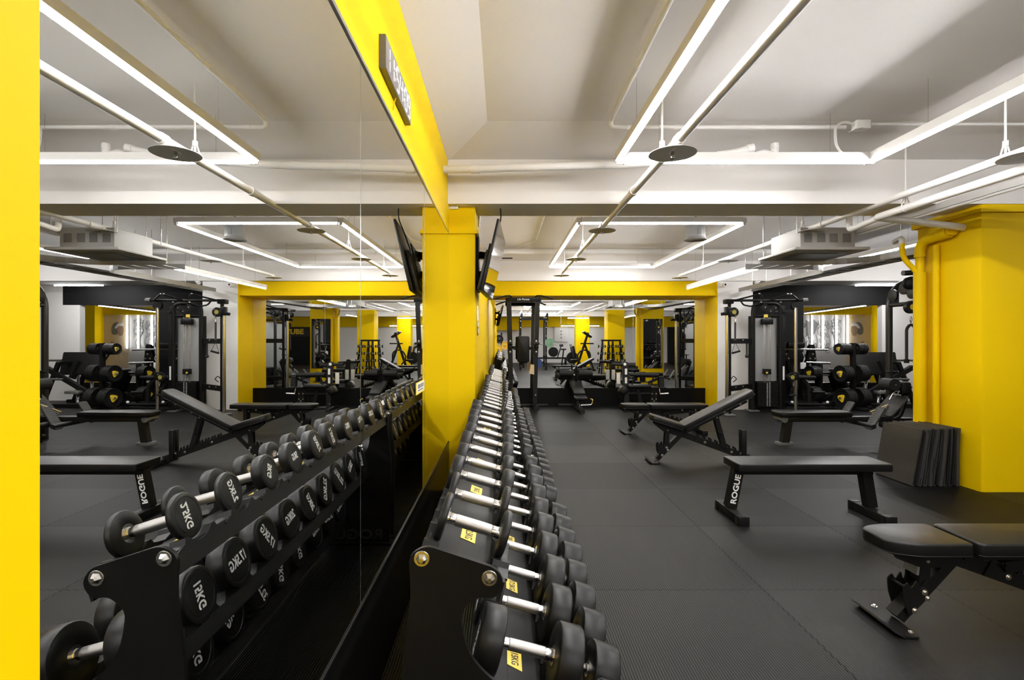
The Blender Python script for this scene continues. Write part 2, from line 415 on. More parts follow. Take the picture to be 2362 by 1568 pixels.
# ---------------------------------------------------------------- pipes, sprinklers
def pipe(label, pts, r, m='pipe', bend=.05, name='pipe', collars=(), hang=(), cat='pipe', group=None, top=3.21):
    pts = [V(p) for p in pts]; o = pts[0]
    t = thing(name, label, cat, o, 0, group)
    MB().path([p-o for p in pts], r, bend, 14).build('run', m, t)
    for c, d in collars:
        c, d = V(c)-o, V(d).normalized()
        MB().tube(c-d*r*1.1, c+d*r*1.1, r*1.22, 14).build('collar', m, t)
    for h in hang:
        h = V(h)-o; mb = MB().tube(h+V((0, 0, r)), V((h.x, h.y, top-o.z)), .007, 8)
        mb.tube(V((h.x, h.y, h.z+r+.05)), V((h.x, h.y, h.z+r+.085)), .018, 6)
        mb.beam(h+V((0, -.012, r+.055)), h+V((0, -.012, -r-.004)), .006, .003, (0, 1, 0)) if 0 else None
        mb.path([h+V((-.012, 0, r+.06)), h+V((-r-.006, 0, r*.5)), h+V((-r-.006, 0, -r*.3)), h+V((0, 0, -r-.006)), h+V((r+.006, 0, -r*.3)), h+V((r+.006, 0, r*.5)), h+V((.012, 0, r+.06))], .005, .02, 6)
        mb.build('hanger', m, t)
    return t
SPZ = 2.69
t = pipe('white sprinkler pipe running the aisle beside the mirror', [(1.625, -4, SPZ), (1.625, 9.73, SPZ), (1.625, 9.76, SPZ-.03)], .030,
         collars=[((1.625, 3.22, SPZ), (0, 1, 0)), ((1.625, 4.36, SPZ), (0, 1, 0)), ((1.625, 5.66, SPZ), (0, 1, 0))], hang=[(1.62, 3.55, SPZ), (1.625, 7.1, SPZ), (1.625, .6, SPZ), (1.625, 9.2, SPZ)])
t = pipe('white sprinkler pipe running past the right column', [(4.0, -3, SPZ), (4.0, 10.08, SPZ), (4.0, 10.11, SPZ-.03)], .030,
         collars=[((4.0, 3.3, SPZ), (0, 1, 0)), ((4.0, 5.6, SPZ), (0, 1, 0)), ((4.0, 6.0, SPZ), (0, 1, 0))], hang=[(4.0, 3.55, SPZ), (4.0, 5.95, SPZ), (4.0, 8.9, SPZ), (4.0, .3, SPZ)])
def sprinkler(x, y, label):
    t = thing('sprinkler', label, 'sprinkler', (x, y, SPZ-.03), 0, 'sprinklers with round collector discs')
    MB().lathe([(.0, .012), (.05, .010), (.12, -.004), (.151, -.012), (.152, -.016), (.149, -.016), (.118, -.009), (.05, .002), (.0, .004)], None, 36).build('disc', 'lampin', t)
    MB().lathe([(.018, 0.035), (.026, .03), (.05, .018), (.05, .009)], None, 20).build('mount', 'pipe', t)
    mb = MB().tube((0, 0, .0), (0, 0, -.02), .010, 10)
    mb.path([(-.010, 0, -.015), (-.014, 0, -.03), (-.003, 0, -.045)], .0025, .008, 6).path([(.010, 0, -.015), (.014, 0, -.03), (.003, 0, -.045)], .0025, .008, 6)
    mb.tube((0, 0, -.020), (0, 0, -.045), .003, 6).tube((0, 0, -.045), (0, 0, -.048), .014, 12)
    mb.build('nozzle', 'bolt', t)
    return t
NEAR = ['nearest of four along the mirror aisle', 'second of four along the mirror aisle', 'third of four along the mirror aisle', 'last of four before the far mirror']
for i, y in enumerate((3.35, 5.72, 7.75, 9.73)): sprinkler(1.625, y, 'white sprinkler with round disc, '+NEAR[i])
FAR = ['on the right pipe, cut by the picture edge', 'on the right pipe, below the ceiling air conditioner body', 'third on the right pipe, past the air conditioner', 'last on the right pipe, before the yellow header']
for i, y in enumerate((3.41, 5.76, 7.92, 10.08)): sprinkler(4.0, y, 'white sprinkler with round disc, '+FAR[i])
pipe('thick white pipe that turns into the yellow column', [(4.095, .5, 2.60), (4.095, 4.90, 2.60), (5.03, 4.99, 2.52)], .034, bend=.03, hang=[(4.095, 4.55, 2.60), (4.095, 2.2, 2.60)], top=3.13)
pipe('thin white pipe with a drop bend left of the thick pipe', [(4.14, 5.36, 3.115), (4.14, 5.36, 2.575), (4.16, 4.99, 2.61)], .03, bend=.05)
pipe('long white pipe under the first beam, from the yellow fascia', [(.0, 4.41, 2.893), (1.45, 4.32, 2.905), (2.4, 4.23, 2.94)], .033, collars=[((.28, 4.393, 2.895), (1, -.06, 0))])
pipe('white pipe on the far ceiling beam', [(.25, 9.83, 3.12), (6.4, 9.83, 3.12)], .055, collars=[((2.0, 9.83, 3.12), (1, 0, 0))])
# conduits on the ceiling
pipe('slim white conduit on the ceiling with a bend at the beam', [(1.38, -3, 3.185), (1.38, 4.09, 3.185), (1.38, 4.09, 3.125), (3.25, 4.09, 3.125)], .017, bend=.06, name='conduit', cat='conduit',
     collars=[((1.38, 3.3, 3.185), (0, 1, 0)), ((1.52, 4.09, 3.125), (1, 0, 0)), ((1.9, 4.09, 3.125), (1, 0, 0)), ((2.6, 4.09, 3.125), (1, 0, 0))])
pipe('slim white conduit on the beam right of the junction box', [(3.45, 4.09, 3.15), (9.5, 4.09, 3.15)], .0125, name='conduit', cat='conduit', collars=[((3.85, 4.09, 3.15), (1, 0, 0)), ((5.2, 4.09, 3.15), (1, 0, 0))])
pipe('slim conduit on the ceiling beyond the beam near the television', [(1.1, 5.62, 3.19), (1.1, 9.0, 3.19), (.75, 9.85, 3.19)], .014, name='conduit', cat='conduit')
t = thing('junction_box', 'white junction box on the beam above the corner of the near light rectangle', 'junction box', (3.37, 4.075, 3.135))
MB().rbox(-.055, .055, -.03, .045, -.035, .035, .006).build('box', 'pipe', t)
MB().beam((-.02, -.02, -.03), (-.10, -.03, -.055), .06, .004).build('cover', 'pipe', t)
for dx in (0, .012):
    MB().path([(-.05, .0, .0+dx), (-.15, -.01, .02+dx), (-.22-dx, -.02, -.02), (-.22-dx, -.03, -.18), (-.16-dx, -.05, -.26), (-.02, -.05, -.285)], .0045, .06, 8).build('cable', 'pipe', t)
# plastic drain stubs over the strip
t = thing('drain_fitting', 'pair of white plastic drain stubs above the near strip light', 'pipe fitting', (2.6, 4.21, 2.955))
MB().tube((.15, 0, -.02), (.15, 0, .085), .030, 16).tube((.15, 0, .04), (.15, 0, .07), .033, 16).build('stub', 'pipe', t)
MB().path([(-.32, .0, -.01), (-.2, -.01, .0), (-.05, -.03, .035)], .033, .05, 14).tube((-.09, -.024, .028), (-.04, -.03, .037), .038, 16).build('elbow', 'pipe', t)
MB().path([(-.03, .03, -.01), (.06, .02, .03), (.15, 0, -.02)], .026, .05, 12).build('branch', 'pipe', t)
pipe('thin white conduit along the top of the white pier', [(4.9, 10.43, 2.635), (5.7, 10.43, 2.635)], .014, name='conduit', cat='conduit')
# yellow pipes at the right column
t = thing('painted_pipe', 'yellow painted drain pipe with elbow running down the right column', 'pipe', (4.93, 5.42, 0))
MB().path([(.0, -.40, 2.50), (-.0, -.05, 2.46), (.0, .0, 2.40), (0, 0, 2.30)], .048, .07, 16).build('elbow', 'yellow', t)
MB().tube((.0, 0, 0), (0, 0, 2.14), .058, 18).build('downpipe', 'yellow', t)
MB().tube((.0, 0, 2.1), (0, 0, 2.42), .040, 16).tube((0, 0, 2.30), (0, 0, 2.34), .052, 16).build('connector', 'yellow', t)
MB().tube((.0, -.24, 2.482), (.0, -.36, 2.495), .058, 16).build('collar', 'yellow', t)
MB().path([(-.13, .08, 2.47), (-.13, .06, 2.30), (-.03, .02, 2.16), (0, 0, 2.1)], .026, .06, 12).build('branch', 'yellow', t)
MB().path([(-.13, .08, 2.40), (-.13, .08, 2.52), (.0, .35, 2.53)], .027, .05, 12).build('white_elbow', 'pipe', t)
t = MB().tube((4.965, 5.26, 0), (4.965, 5.26, 2.4), .030, 14).build('painted_pipe', 'yellow'); tag(t, 'thinner yellow pipe beside the drain pipe on the right column', 'pipe')

# ---------------------------------------------------------------- ceiling plant
t = thing('air_conditioner', 'ceiling cassette air conditioner with square dark grille, hung beside the right pipes', 'air conditioner', (4.19, 6.12, 2.43))
MB().rbox(-.42, .42, -.42, .42, 0, .035, .012).build('fascia_panel', 'acbody', t)
MB().rbox(-.31, .31, -.33, .31, .035, .27, .01).build('casing', 'acbody', t)
MB().poly(fillet([(-.30, -.30), (.30, -.30), (.30, .30), (-.30, .30)], .12, 5), -.004, .002).build('louvre_ring', 'greyp', t)
MB().box(-.2, .2, -.2, .2, -.008, -.003).build('intake_grille', 'greyp', t)
pn = MB()
for x in (-.27, -.12, .02, .17): pn.box(x, x+.09, -.334, -.329, .10, .2)
pn.pieces('side_panel', 'drum', t)
for x in (-.4, .4):
    for y in (-.4, .4): MB().tube((x*.93, y*.93, .2), (x*.93, y*.93, .78), .006, 8).build('hanger_rod', 'bolt', t)
t = thing('cable_tray', 'galvanised cable tray curving below the air conditioner towards the black header', 'cable tray', (5.28, 7.1, 2.39))
tr = MB()
pts_in = [(.11, -2.6, 0), (.11, 0, 0), (.28, 4.9, 0)]
def side(pts, h=.075, w=.004):
    for a, b in zip(pts[:-1], pts[1:]): tr.beam(V(a)+V((0, 0, h/2)), V(b)+V((0, 0, h/2)), w, h)
side([(.13, -1.40, 0), (.13, 0, 0), (.24, 3.2, 0)])
side([(-.13, -1.40, 0), (-.13, -1.1, 0)]); side([(-.13, .45, 0), (-.02, 3.2, 0)])
arc1 = [(-.13-.6*(1-math.cos(a)), -1.1+.6*math.sin(a), 0) for a in [k*PI/16 for k in range(9)]]
arc2 = [(-.13-.6*(1-math.cos(a)), +.45-.55*math.sin(a), 0) for a in [k*PI/16 for k in range(9)]]
side(arc1); side([arc1[-1], (-1.45, -.5, 0)]); side(arc2[:9]); side([arc2[-1], (-1.45, -.1, 0)])
tr.pieces('side_rail', 'galv', t)
rg = MB()
for k in range(18):
    y = -1.38+k*.25; x = 0 if y < 0 else y/3.2*.11
    rg.box(x-.13, x+.13, y, y+.03, .0, .008)
for k in range(4): rg.box(-1.4+.2*k, -1.37+.2*k, -.5, -.1, 0, .008)
rg.pieces('rung', 'galv', t)
hr = MB()
for (x, y) in ((.13, -.8), (.17, 1.2), (-.1, 1.2), (.22, 2.6), (-.04, 2.6), (-1.2, -.5), (-1.2, -.1)): hr.tube((x, y, .07), (x, y, .82), .005, 8)
hr.pieces('hanger_rod', 'bolt', t)
MB().box(-.08, .08, -1.3, 1.5, .01, .04).build('cable_bundle', 'greyp', t)
t = thing('ceiling_speaker', 'grey drum-shaped speaker hung under the ceiling of the second rectangle', 'speaker', (3.15, 7.0, 2.80))
MB().lathe([(.13, .19), (.125, .03), (.145, .0), (.15, -.01), (.135, -.012), (.11, .0), (0, .0)], None, 32).build('drum', 'drum', t)
MB().path([(0, 0, .17), (0, 0, .41)], .012).build('bracket', 'greyp', t)
MB().box(-.02, .025, -.135, -.12, .04, .13).build('switch_plate', 'greyp', t)
t = thing('bullet_camera', 'small white security camera at the top of the white pier', 'camera', (4.98, 10.38, 2.53))
MB().rbox(-.05, .0, -.0, .07, -.03, .05, .006).build('base', 'pipe', t)
MB().tube((.02, -.06, .01), (.02, .05, .01), .045, 20).build('body', 'pipe', t)
MB().tube((.02, -.063, .01), (.02, -.058, .01), .020, 16).build('lens', 'plast', t)
t = MB().lathe([(.0, -.05), (.03, -.042), (.045, -.02), (.05, 0)], T(0, 0, 0)).build('dome_camera', 'pipe'); t.location = (5.72, 10.5, 2.605)
MB().box(-.05, .05, -.05, .05, 0, .02).build('base', 'pipe', t)
tag(t, 'white dome camera under the ceiling beside the cable machine', 'camera')
t = thing('vent_slot', 'pair of long black air slots on the far beam beside the television', 'air vent', (.5, 9.895, 3.06))
MB().box(-.3, .22, -.008, .0, .02, .13).build('plate', 'white', t)
for z in (.095, -.06): MB().box(-.3, .2, -.014, -.001, z-.013, z+.013).build('slot', 'inkb', t)

# ---------------------------------------------------------------- wall fittings
t = thing('digital_clock', 'grey digital wall clock on the yellow fascia above the mirror', 'clock', (.004, 2.395, 2.62))
MB().box(0, .027, -.285, .285, -.07, .07).build('case', 'greyp', t)
MB().box(.027, .029, -.283, .283, -.068, .068).build('face', 'clockface', t)
SEG = {'0': 'abcdef', '1': 'bc', '4': 'fgbc', '5': 'afgcd', '9': 'abcdfg'}
def seg7(ch, y0, w=.052, h=.102):
    mb = MB(); x0, x1 = .0292, .0305; s = .0046; g = .005
    L = dict(a=((0, 1), (1, 1)), b=((1, 1), (1, .5)), c=((1, .5), (1, 0)), d=((0, 0), (1, 0)), e=((0, .5), (0, 0)), f=((0, 1), (0, .5)), g=((0, .5), (1, .5)))
    for k in SEG[ch]:
        (a, b), (c, d) = L[k]
        ya, yb = sorted((y0+a*w, y0+c*w)); za, zb = sorted((-h/2+b*h, -h/2+d*h))
        if ya == yb: mb.box(x0, x1, ya-s, ya+s, za+g, zb-g)
        else: mb.box(x0, x1, ya+g, yb-g, za-s, za+s)
    return mb
yy = -.262
for ch in '11:54:09':
    if ch == ':':
        mb = MB()
        for z in (-.022, .022): mb.box(.0292, .0305, yy+.0, yy+.010, z-.006, z+.006)
        mb.build('colon', 'clockdig', t); yy += .028
    else:
        seg7(ch, yy).build('digit', 'clockdig', t); yy += .082
MB().path([(.014, -.02, -.07), (.012, -.03, -.085), (.004, -.03, -.13)], .003, .01, 6).build('cable', 'yellow', t)
t = thing('outlet_box', 'white double outlet on the yellow column above its ledge', 'outlet', (.035, 4.87, 2.70))
MB().rbox(-.055, .055, -.035, 0, -.035, .035, .004).build('box', 'pipe', t)
sk = MB()
for x in (-.02, .03):
    for dx in (-.008, .008): sk.box(x+dx-.0015, x+dx+.0015, -.0362, -.034, -.002, .010)
    sk.tube((x, -.0362, -.012), (x, -.034, -.012), .003, 8)
sk.pieces('socket', 'inkb', t)
pipe('silver conduit from the outlet around the yellow column', [(.09, 4.858, 2.70), (.268, 4.858, 2.70), (.268, 5.3, 2.70), (.268, 5.3, 2.60)], .011, 'alu', .03, 'conduit', cat='conduit')
t = thing('switch_plate', 'tall shiny switch plate on the side of the mirror column', 'switch', (.25, 5.22, 1.62))
MB().rbox(0, .012, -.045, .045, -.15, .15, .003).build('plate', 'chrome', t)
for k in range(4): MB().box(.012, .017, -.02, .02, -.12+k*.065, -.08+k*.065).build('rocker', 'pipe', t)
t = thing('barcode_label', 'small white and yellow barcode label stuck on the mirror', 'label', (.0005, 3.19, 1.135))
MB().box(0, .0015, -.15, .15, -.036, .036).build('backing', 'stick', t)
MB().box(.0015, .002, -.135, .145, -.026, .030).build('paper', 'ink', t)
bc = MB(); y = -.10
while y < .11:
    w = random.choice((.004, .007, .011)); bc.box(.002, .0024, y, y+w, -.004, .022); y += w+random.choice((.006, .009))
bc.box(.002, .0024, -.1, .1, -.018, -.012)
bc.build('barcode', 'inkb', t)
# television
t = thing('television', 'wall-bracket television tilted down from the side of the mirror column', 'television', (.44, 5.22, 2.20))
tv = R('Z', -3.0) @ R('Y', 13)
MB().rbox(-.025, .0, -.56, .56, -.335, .335, .006, 2, tv).build('bezel', 'plast', t)
MB().rbox(-.075, -.024, -.45, .45, -.33, .06, .02, 2, tv).build('back_housing', 'plast', t)
MB().box(.0002, .0022, -.551, .551, -.322, .327, tv).build('screen', 'screen', t)
MB().box(-.085, -.07, -.2, .2, -.2, .16, tv).build('vesa_plate', 'steel', t)
MB().rbox(-.188, -.165, -.18, .18, -.28, .28, .004).build('wall_plate', 'steel', t)
mb = MB()
for z in (-.1, .1): mb.beam((-.17, .06, z), (-.06, .16, z), .05, .07).beam((-.06, .16, z), (-.06, -.02, z), .05, .06).tube((-.06, .16, z-.05), (-.06, .16, z+.05), .03)
mb.build('arm', 'plast', t)
MB().path([(-.10, .1, -.08), (-.13, .05, -.25), (-.09, 0, -.22), (-.12, -.08, -.26), (-.07, -.05, -.1)], .006, .06, 8).path([(-.05, -.2, .1), (.02, -.2, .3), (.06, -.25, .40), (.05, -.3, .50)], .006, .06, 8).build('cable', 'plast', t)
# ---------------------------------------------------------------- dumbbell racks
TILT = 16.0
ax, nz = V((math.cos(rad(TILT)), 0, -math.sin(rad(TILT)))), V((math.sin(rad(TILT)), 0, math.cos(rad(TILT))))
TIERS = [  # centre of the dumbbells, tray offset, weights, tray width, saddle offset
    (V((.4355, 0, .930)), .080, ['2.5', '5', '7.5', '10', '12.5'], .215),
    (V((.578, 0, .592)), .108, ['15', '17.5', '20', '22.5', '25'], .245),
    (V((.743, 0, .268)), .118, ['27.5', '30', '32.5', '35', '37.5'], .27)]
HEADS = {'2.5': (.064, .021), '5': (.064, .040), '7.5': (.068, .045), '10': (.070, .052), '12.5': (.070, .062),
         '15': (.0875, .066), '17.5': (.0885, .070), '20': (.089, .073), '22.5': (.090, .076), '25': (.091, .078),
         '27.5': (.099, .088), '30': (.100, .092), '32.5': (.100, .096), '35': (.101, .100), '37.5': (.101, .104)}
HANDLE = .148
def make_dumbbell(w):
    r, th = HEADS[w]
    t = thing('dumbbell', 'x', 'dumbbell')
    AX = R('Y', 90)
    h = HANDLE/2
    MB().lathe([(.0140, -h+.022), (.0158, -h+.024), (.0160, -h*.4), (.0163, 0), (.0160, h*.4), (.0158, h-.024), (.0140, h-.022)], AX, 20).build('handle', 'knurl', t)
    for s in (-1, 1):
        mx = T(s*h, 0, 0) @ R('Y', 90*s)
        hd = MB().lathe([(.0, .001), (.024, .001), (.026, -.0), (r-.006, 0), (r-.002, .002), (r, .006), (r, th-.006), (r-.002, th-.002), (r-.006, th),
                         (r*.80, th), (r*.78, th-.0018), (r*.76, th), (.0, th)], mx, 40).build('head', 'rubber', t)
        MB().lathe([(.0145, -.023), (.0150, -.018), (.0150, -.008), (.0165, -.006), (.0165, -.001), (.026, -.001), (.026, .0015)], mx, 20).build('collar', 'chrome', hd)
        tm = text_mesh(w+'KG', r*.58, .0004, .030, 'ink', .74)
        o = obj('weight_marking', tm, hd)
        o.matrix_local = basis((0, -s*-1 if s > 0 else -1, 0), (0, 0, 1), (s*(h+th+.0003), 0, r*.05))
    return t
PROTO = {}
def make_rack(y0, n, y1, rname, label):
    t = thing('dumbbell_rack', label, 'rack', (0, y0, 0), 0, 'three-tier dumbbell racks along the mirror wall')
    L = y1-y0; cut = 0
    # end plates, outline in x (from the mirror) and z
    outer = [(.275, .02), (.262, .60), (.290, .80), (.283, .90), (.325, .925), (.50, .868), (.520, .83), (.495, .792), (.455, .80), (.41, .765), (.425, .66), (.50, .58), (.655, .535), (.672, .49), (.645, .452), (.60, .455), (.565, .41), (.575, .33), (.64, .26),
             (.80, .21), (.82, .165), (.79, .13), (.76, .12), (.775, .02)]
    fil = [.01, .1, .1, .03, .03, .025, .025, .02, .05, .06, .06, .05, .025, .025, .02, .05, .05, .05, .04, .03, .02, .02, .03, .01]
    for y in (0, L-.012):
        pl = MB().poly(fillet(outer, fil, 4), 0, .012, XZ.copy()).build('end_plate', 'steel', t)
        pl.location = (0, y+.012, 0)
        for (bx, bz) in ((.316, .893), (.482, .845), (.475, .565), (.63, .505), (.63, .235), (.78, .175)):
            q = T(bx, -.012, bz) @ R('X', 90); bt = MB()
            bt.lathe([(.0, .0155), (.006, .0155), (.0085, .0135), (.0145, .003), (.0185, .003), (.0185, 0)], q, 6)
            bt.lathe([(.0, .0032), (.0185, .0032), (.0195, .002), (.0195, 0)], q, 24)
            bt.build('bolt', 'bolt', pl)
        MB().box(.26, .80, -.03, .018, 0, .012).build('foot', 'steel', pl)
        if y: text('lettering', 'ROGUE', .095, basis((1, 0, 0), (0, 0, 1), (.52, -.0125, .07)), pl, m='inkb', ext=.001, bold=.02, sx=1.25)
    for (c, off, ws, wd) in TIERS:
        k = c-nz*off
        rot = basis(ax, (0, 1, 0), k); rot.translation = k
        tb = MB()
        tb.box(-wd/2, wd/2, .012, L-.012, -.008, 0, rot)
        tb.box(-wd/2-.002, -wd/2+.006, .012, L-.012, -.045, .012, rot).box(wd/2-.006, wd/2+.002, .012, L-.012, -.045, .006, rot)
        tray = tb.build('tray', 'tray', t)
        MB().box(-.02, .055, .012, L-.012, .0, .0008, rot).build('tray_stripe', 'plast', tray)
        rmax = max(HEADS[w][0] for w in ws)
        # cradle profile in (y, n)
        hw = .107
        arc = [((rmax+.004)*math.sin(a), off-(rmax+.004)*math.cos(a)) for a in [rad(-46+92*q/8) for q in range(9)]]
        prof = [(-hw, 0), (-hw, .006), (-arc[-1][0]-.02, arc[0][1]*.55), (-arc[-1][0]-.012, arc[0][1])]+arc+[(arc[-1][0]+.012, arc[-1][1]), (arc[-1][0]+.02, arc[-1][1]*.55), (hw, .006), (hw, 0)]
        sad = None
        for i in range(n):
            w = ws[min(i*5//n, 4)]; th = HEADS[w][1]
            for s in (-1, 1):
                xa = s*(HANDLE/2+.026) if c is not TIERS[0][0] else s*(HANDLE/2+.020)
                if sad is None:
                    q = basis((0, 1, 0), nz, (0, 0, 0))
                    sad = MB().poly(prof, -.022, .022, q).mesh('saddle', 'plast')
                o = obj('saddle', sad, t); p = k+ax*xa; o.location = (p.x, .14+.225*i, p.z)
        for i in range(n//2):
            w = ws[min(i, 4)]
            p = k+ax*.0+nz*.0014
            sq = basis((0, -1, 0), ax, (p.x, .14+.225*(2*i+.5), p.z))
            st = MB().poly([(-.05, -.022), (.035, -.022), (.05, .022), (-.035, .022)], 0, .0008, sq).build('weight_sticker', 'stick', t)
            sq2 = sq.copy(); sq2.translation = sq.translation+nz*.0010
            text('sticker_text', w+'KG', .030, sq2, st, m='inkb', ext=.0002, bold=.02, sx=.85)
    # dumbbells
    tn = ['top', 'middle', 'bottom']
    for ti, (c, off, ws, wd) in enumerate(TIERS):
        for i in range(n):
            w = ws[min(i*5//n, 4)]
            lab = f'black {w + " kg" if rname == r1 else "round-headed"} dumbbell, {ORD[i]} from the near end of the {tn[ti]} shelf, {rname}'
            grp = f'dumbbells on the {tn[ti]} shelf of the {rname}'
            if w not in PROTO:
                PROTO[w] = d = make_dumbbell(w)
            else: d = dup(PROTO[w])
            d['label'] = lab; d['group'] = grp
            jit = random.uniform(-.006, .006)
            rmax = max(HEADS[v][0] for v in ws)
            p = c+ax*jit - nz*(rmax-HEADS[w][0])
            d.location = (p.x, y0+.14+.225*i, p.z)
            roll = ROLL.get((rname, ti, i), random.choice((0, 8, -12, 25, 60, -65, 88, -80, 100, -35)))
            d.rotation_mode = 'XYZ'
            d.matrix_world = T(*d.location) @ R('Y', TILT) @ R('X', roll) @ R('Z', random.uniform(-1.5, 1.5))
ROLL = {}
r1 = 'nearest rack'
for i, a in enumerate((92, -80, 55, 5, -70, 95, 0, 10, 0, 70)): ROLL[(r1, 0, i)] = a
for i, a in enumerate((88, 90, 5, -60, 10, -70, 60, -55, 20, 75)): ROLL[(r1, 1, i)] = a
for i, a in enumerate((0, 90, 85, 30, -75, 70, 88, 5, -5, 10)): ROLL[(r1, 2, i)] = a
make_rack(1.2566, 10, 3.58, 'nearest rack', 'black three-tier dumbbell rack nearest the camera, along the mirror')
make_rack(3.70, 10, 6.02, 'second rack', 'black three-tier dumbbell rack beside the mirror column, second along the wall')
make_rack(6.14, 10, 8.46, 'farthest rack', 'black three-tier dumbbell rack farthest along the wall, past the column')

# ---------------------------------------------------------------- benches
def boltset(pts, parent, r=.0155, axis='y', name='bolt'):
    for p in pts:
        q = T(*p) @ (R('X', 90) if axis == 'y' else Mx.Identity(4))
        MB().lathe([(0, r*.75), (r*.45, r*.75), (r*.62, r*.55), (r*.62, r*.2), (r, r*.18), (r, 0)], q, 14).build(name, 'bolt', parent)
def adj_bench(label, loc, rz, ang, seat, grp='adjustable benches', tape=False):
    """x runs from the front foot to the rear, y across, near side is -y"""
    t = thing('adjustable_bench', label, 'bench', loc, rz, grp)
    H = .372; hx = .33                                          # hinge
    sr = T(hx, 0, H) @ R('Y', seat)                             # seat rises to the front
    br = T(hx+.015, 0, H) @ R('Y', -ang)
    sp = [(-.40, -.075), (-.36, -.115), (-.26, -.145), (-.005, -.145), (-.005, .145), (-.26, .145), (-.36, .115), (-.40, .075)]
    p = MB().poly(fillet(sp, .03, 3), .012, .075, sr, .010, 3).build('seat_pad', 'vinyl', t)
    MB().poly(fillet([(x*1.004, y*1.01) for x, y in sp], .03, 3), .012, .020, sr, .004, 2).poly(fillet([(x*.998, y*.998) for x, y in sp], .03, 3), .064, .0685, sr, .002, 2).build('piping', 'vinyl', p)
    bp = [(.005, -.145), (.82, -.145), (.875, -.125), (.89, -.08), (.89, .08), (.875, .125), (.82, .145), (.005, .145)]
    p = MB().poly(fillet(bp, .03, 3), .012, .075, br, .010, 3).build('backrest_pad', 'vinyl', t)
    MB().poly(fillet([(x*1.002, y*1.01) for x, y in bp], .03, 3), .012, .020, br, .004, 2).poly(fillet([(x, y*1.002) for x, y in bp], .03, 3), .064, .0685, br, .002, 2).build('piping', 'vinyl', p)
    # seat frame: two side plates
    sf = MB()
    for y in (-.052, .046):
        sf.poly(fillet([(-.33, .010), (-.33, -.025), (-.20, -.075), (-.04, -.075), (.015, -.03), (.015, .010)], .02, 2), -.003, .003, sr @ T(0, y, 0) @ R('X', 90))
    sf.box(-.30, .0, -.05, .05, .004, .012, sr)
    sf.build('seat_frame', 'steel', t)
    bf = MB()
    for y in (-.05, .05): bf.beam(br @ V((0, y, -.012)), br @ V((.78, y, -.012)), .022, .046, br.to_3x3() @ V((0, 0, 1)))
    for x in (.08, .42, .76): bf.box(x-.025, x+.025, -.11, .11, .004, .012, br)
    bf.build('backrest_frame', 'steel', t)
    # leg from the foot plate to the hinge, ladder bracket and seat strut
    MB().beam((.045, 0, .03), (hx-.02, 0, H-.055), .075, .05, (-1, 0, 1)).build('front_leg', 'steel', t)
    br_ = MB()
    for y in (-.055, .049):
        br_.poly(fillet([(.075, .05), (.155, .13), (.205, .20), (.16, .235), (.125, .19), (.115, .235), (.085, .19), (.07, .225), (.045, .20), (.05, .13)], .012, 2), 0, .006, T(0, y+.006, 0) @ XZ)
    br_.tube((.07, -.05, .19), (.07, .05, .19), .007, 8)
    br_.build('ladder_bracket', 'steel', t)
    s0 = sr @ V((-.16, 0, -.045))
    st = MB()
    for y in (-.042, .042): st.beam(s0+V((0, y, 0)), V((.150, y, .175)), .008, .05, (1, 0, 0))
    st.beam(s0*.9+V((.150, 0, .175))*.1, s0*.25+V((.150, 0, .175))*.75, .075, .006, (1, 0, 0))
    st.build('seat_strut', 'steel', t)
    if tape:
        a = s0*.8+V((.150, 0, .175))*.2; b = s0*.45+V((.150, 0, .175))*.55
        MB().beam(a+V((-.032, 0, .01)), b+V((-.032, 0, .01)), .085, .012, (1, 0, 0)).build('reflective_tape', 'galv', t, 'crinkled silver tape')
    # foot plate across
    fp = MB().poly(fillet([(-.03, -.16), (.05, -.16), (.05, .16), (-.03, .16)], .02, 3), .005, .013)
    fp.box(-.03, .045, -.15, .15, 0, .005)
    o = fp.build('foot_plate', 'steel', t)
    MB().beam((-.045, -.16, .018), (-.045, .16, .018), .005, .05, (-.8, 0, .42)).build('toe_plate', 'tray', o)
    boltset([(.028, -.12, .013), (.028, .12, .013)], o, .014, 'z')
    # spine with the notched ladder down to the rear foot
    A, B = V((hx-.01, 0, H-.035)), V((1.12, 0, .05))
    MB().beam(A, B, .05, .075).build('spine', 'steel', t)
    lad = MB(); d = (B-A)
    prof = []
    for k in range(7):
        c = A+d*(.22+.085*k); prof += [(c.x, c.z+.03), (c.x+.012, c.z+.068), (c.x+.028, c.z+.055), (c.x+.030, c.z+.030)]
    base = [(A+d*.86), (A+d*.18)]
    prof = [(base[1].x, base[1].z-.035)]+prof+[(base[0].x, base[0].z+.0), (base[0].x, base[0].z-.04)]
    for y in (-.036, .030): lad.poly(prof, 0, .006, T(0, y+.006, 0) @ XZ)
    lad.build('ladder', 'steel', t)
    # support strut
    a = br @ V((.40, 0, -.03))
    if ang > 10: b = A+d*.60+V((0, 0, .03))
    else: b = A+d*.30+V((0, 0, .045)); a = br @ V((.62, 0, -.03))
    ss = MB()
    for y in (-.045, .045): ss.beam(a+V((0, y, 0)), b+V((0, y, 0)), .01, .05, (0, 0, 1) if ang < 10 else (1, 0, 0))
    ss.tube(a*.45+b*.55+V((0, -.085, 0)), a*.45+b*.55+V((0, .085, 0)), .013, 10).tube(b+V((0, -.06, 0)), b+V((0, .06, 0)), .012)
    ss.build('support_strut', 'steel', t)
    rf = MB().rbox(1.09, 1.16, -.24, .24, .0, .065, .006).rbox(1.085, 1.165, -.25, -.2, 0, .07, .006).rbox(1.085, 1.165, .2, .25, 0, .07, .006)
    rf.build('rear_foot', 'steel', t)
    MB().rbox(.985, 1.035, -.075, -.035, .07, .395, .004).rbox(.995, 1.045, .035, .075, .07, .385, .004).build('post', 'steel', t)
    s1 = A+d*.33; s2 = A+d*.70; s3 = A+d*.83
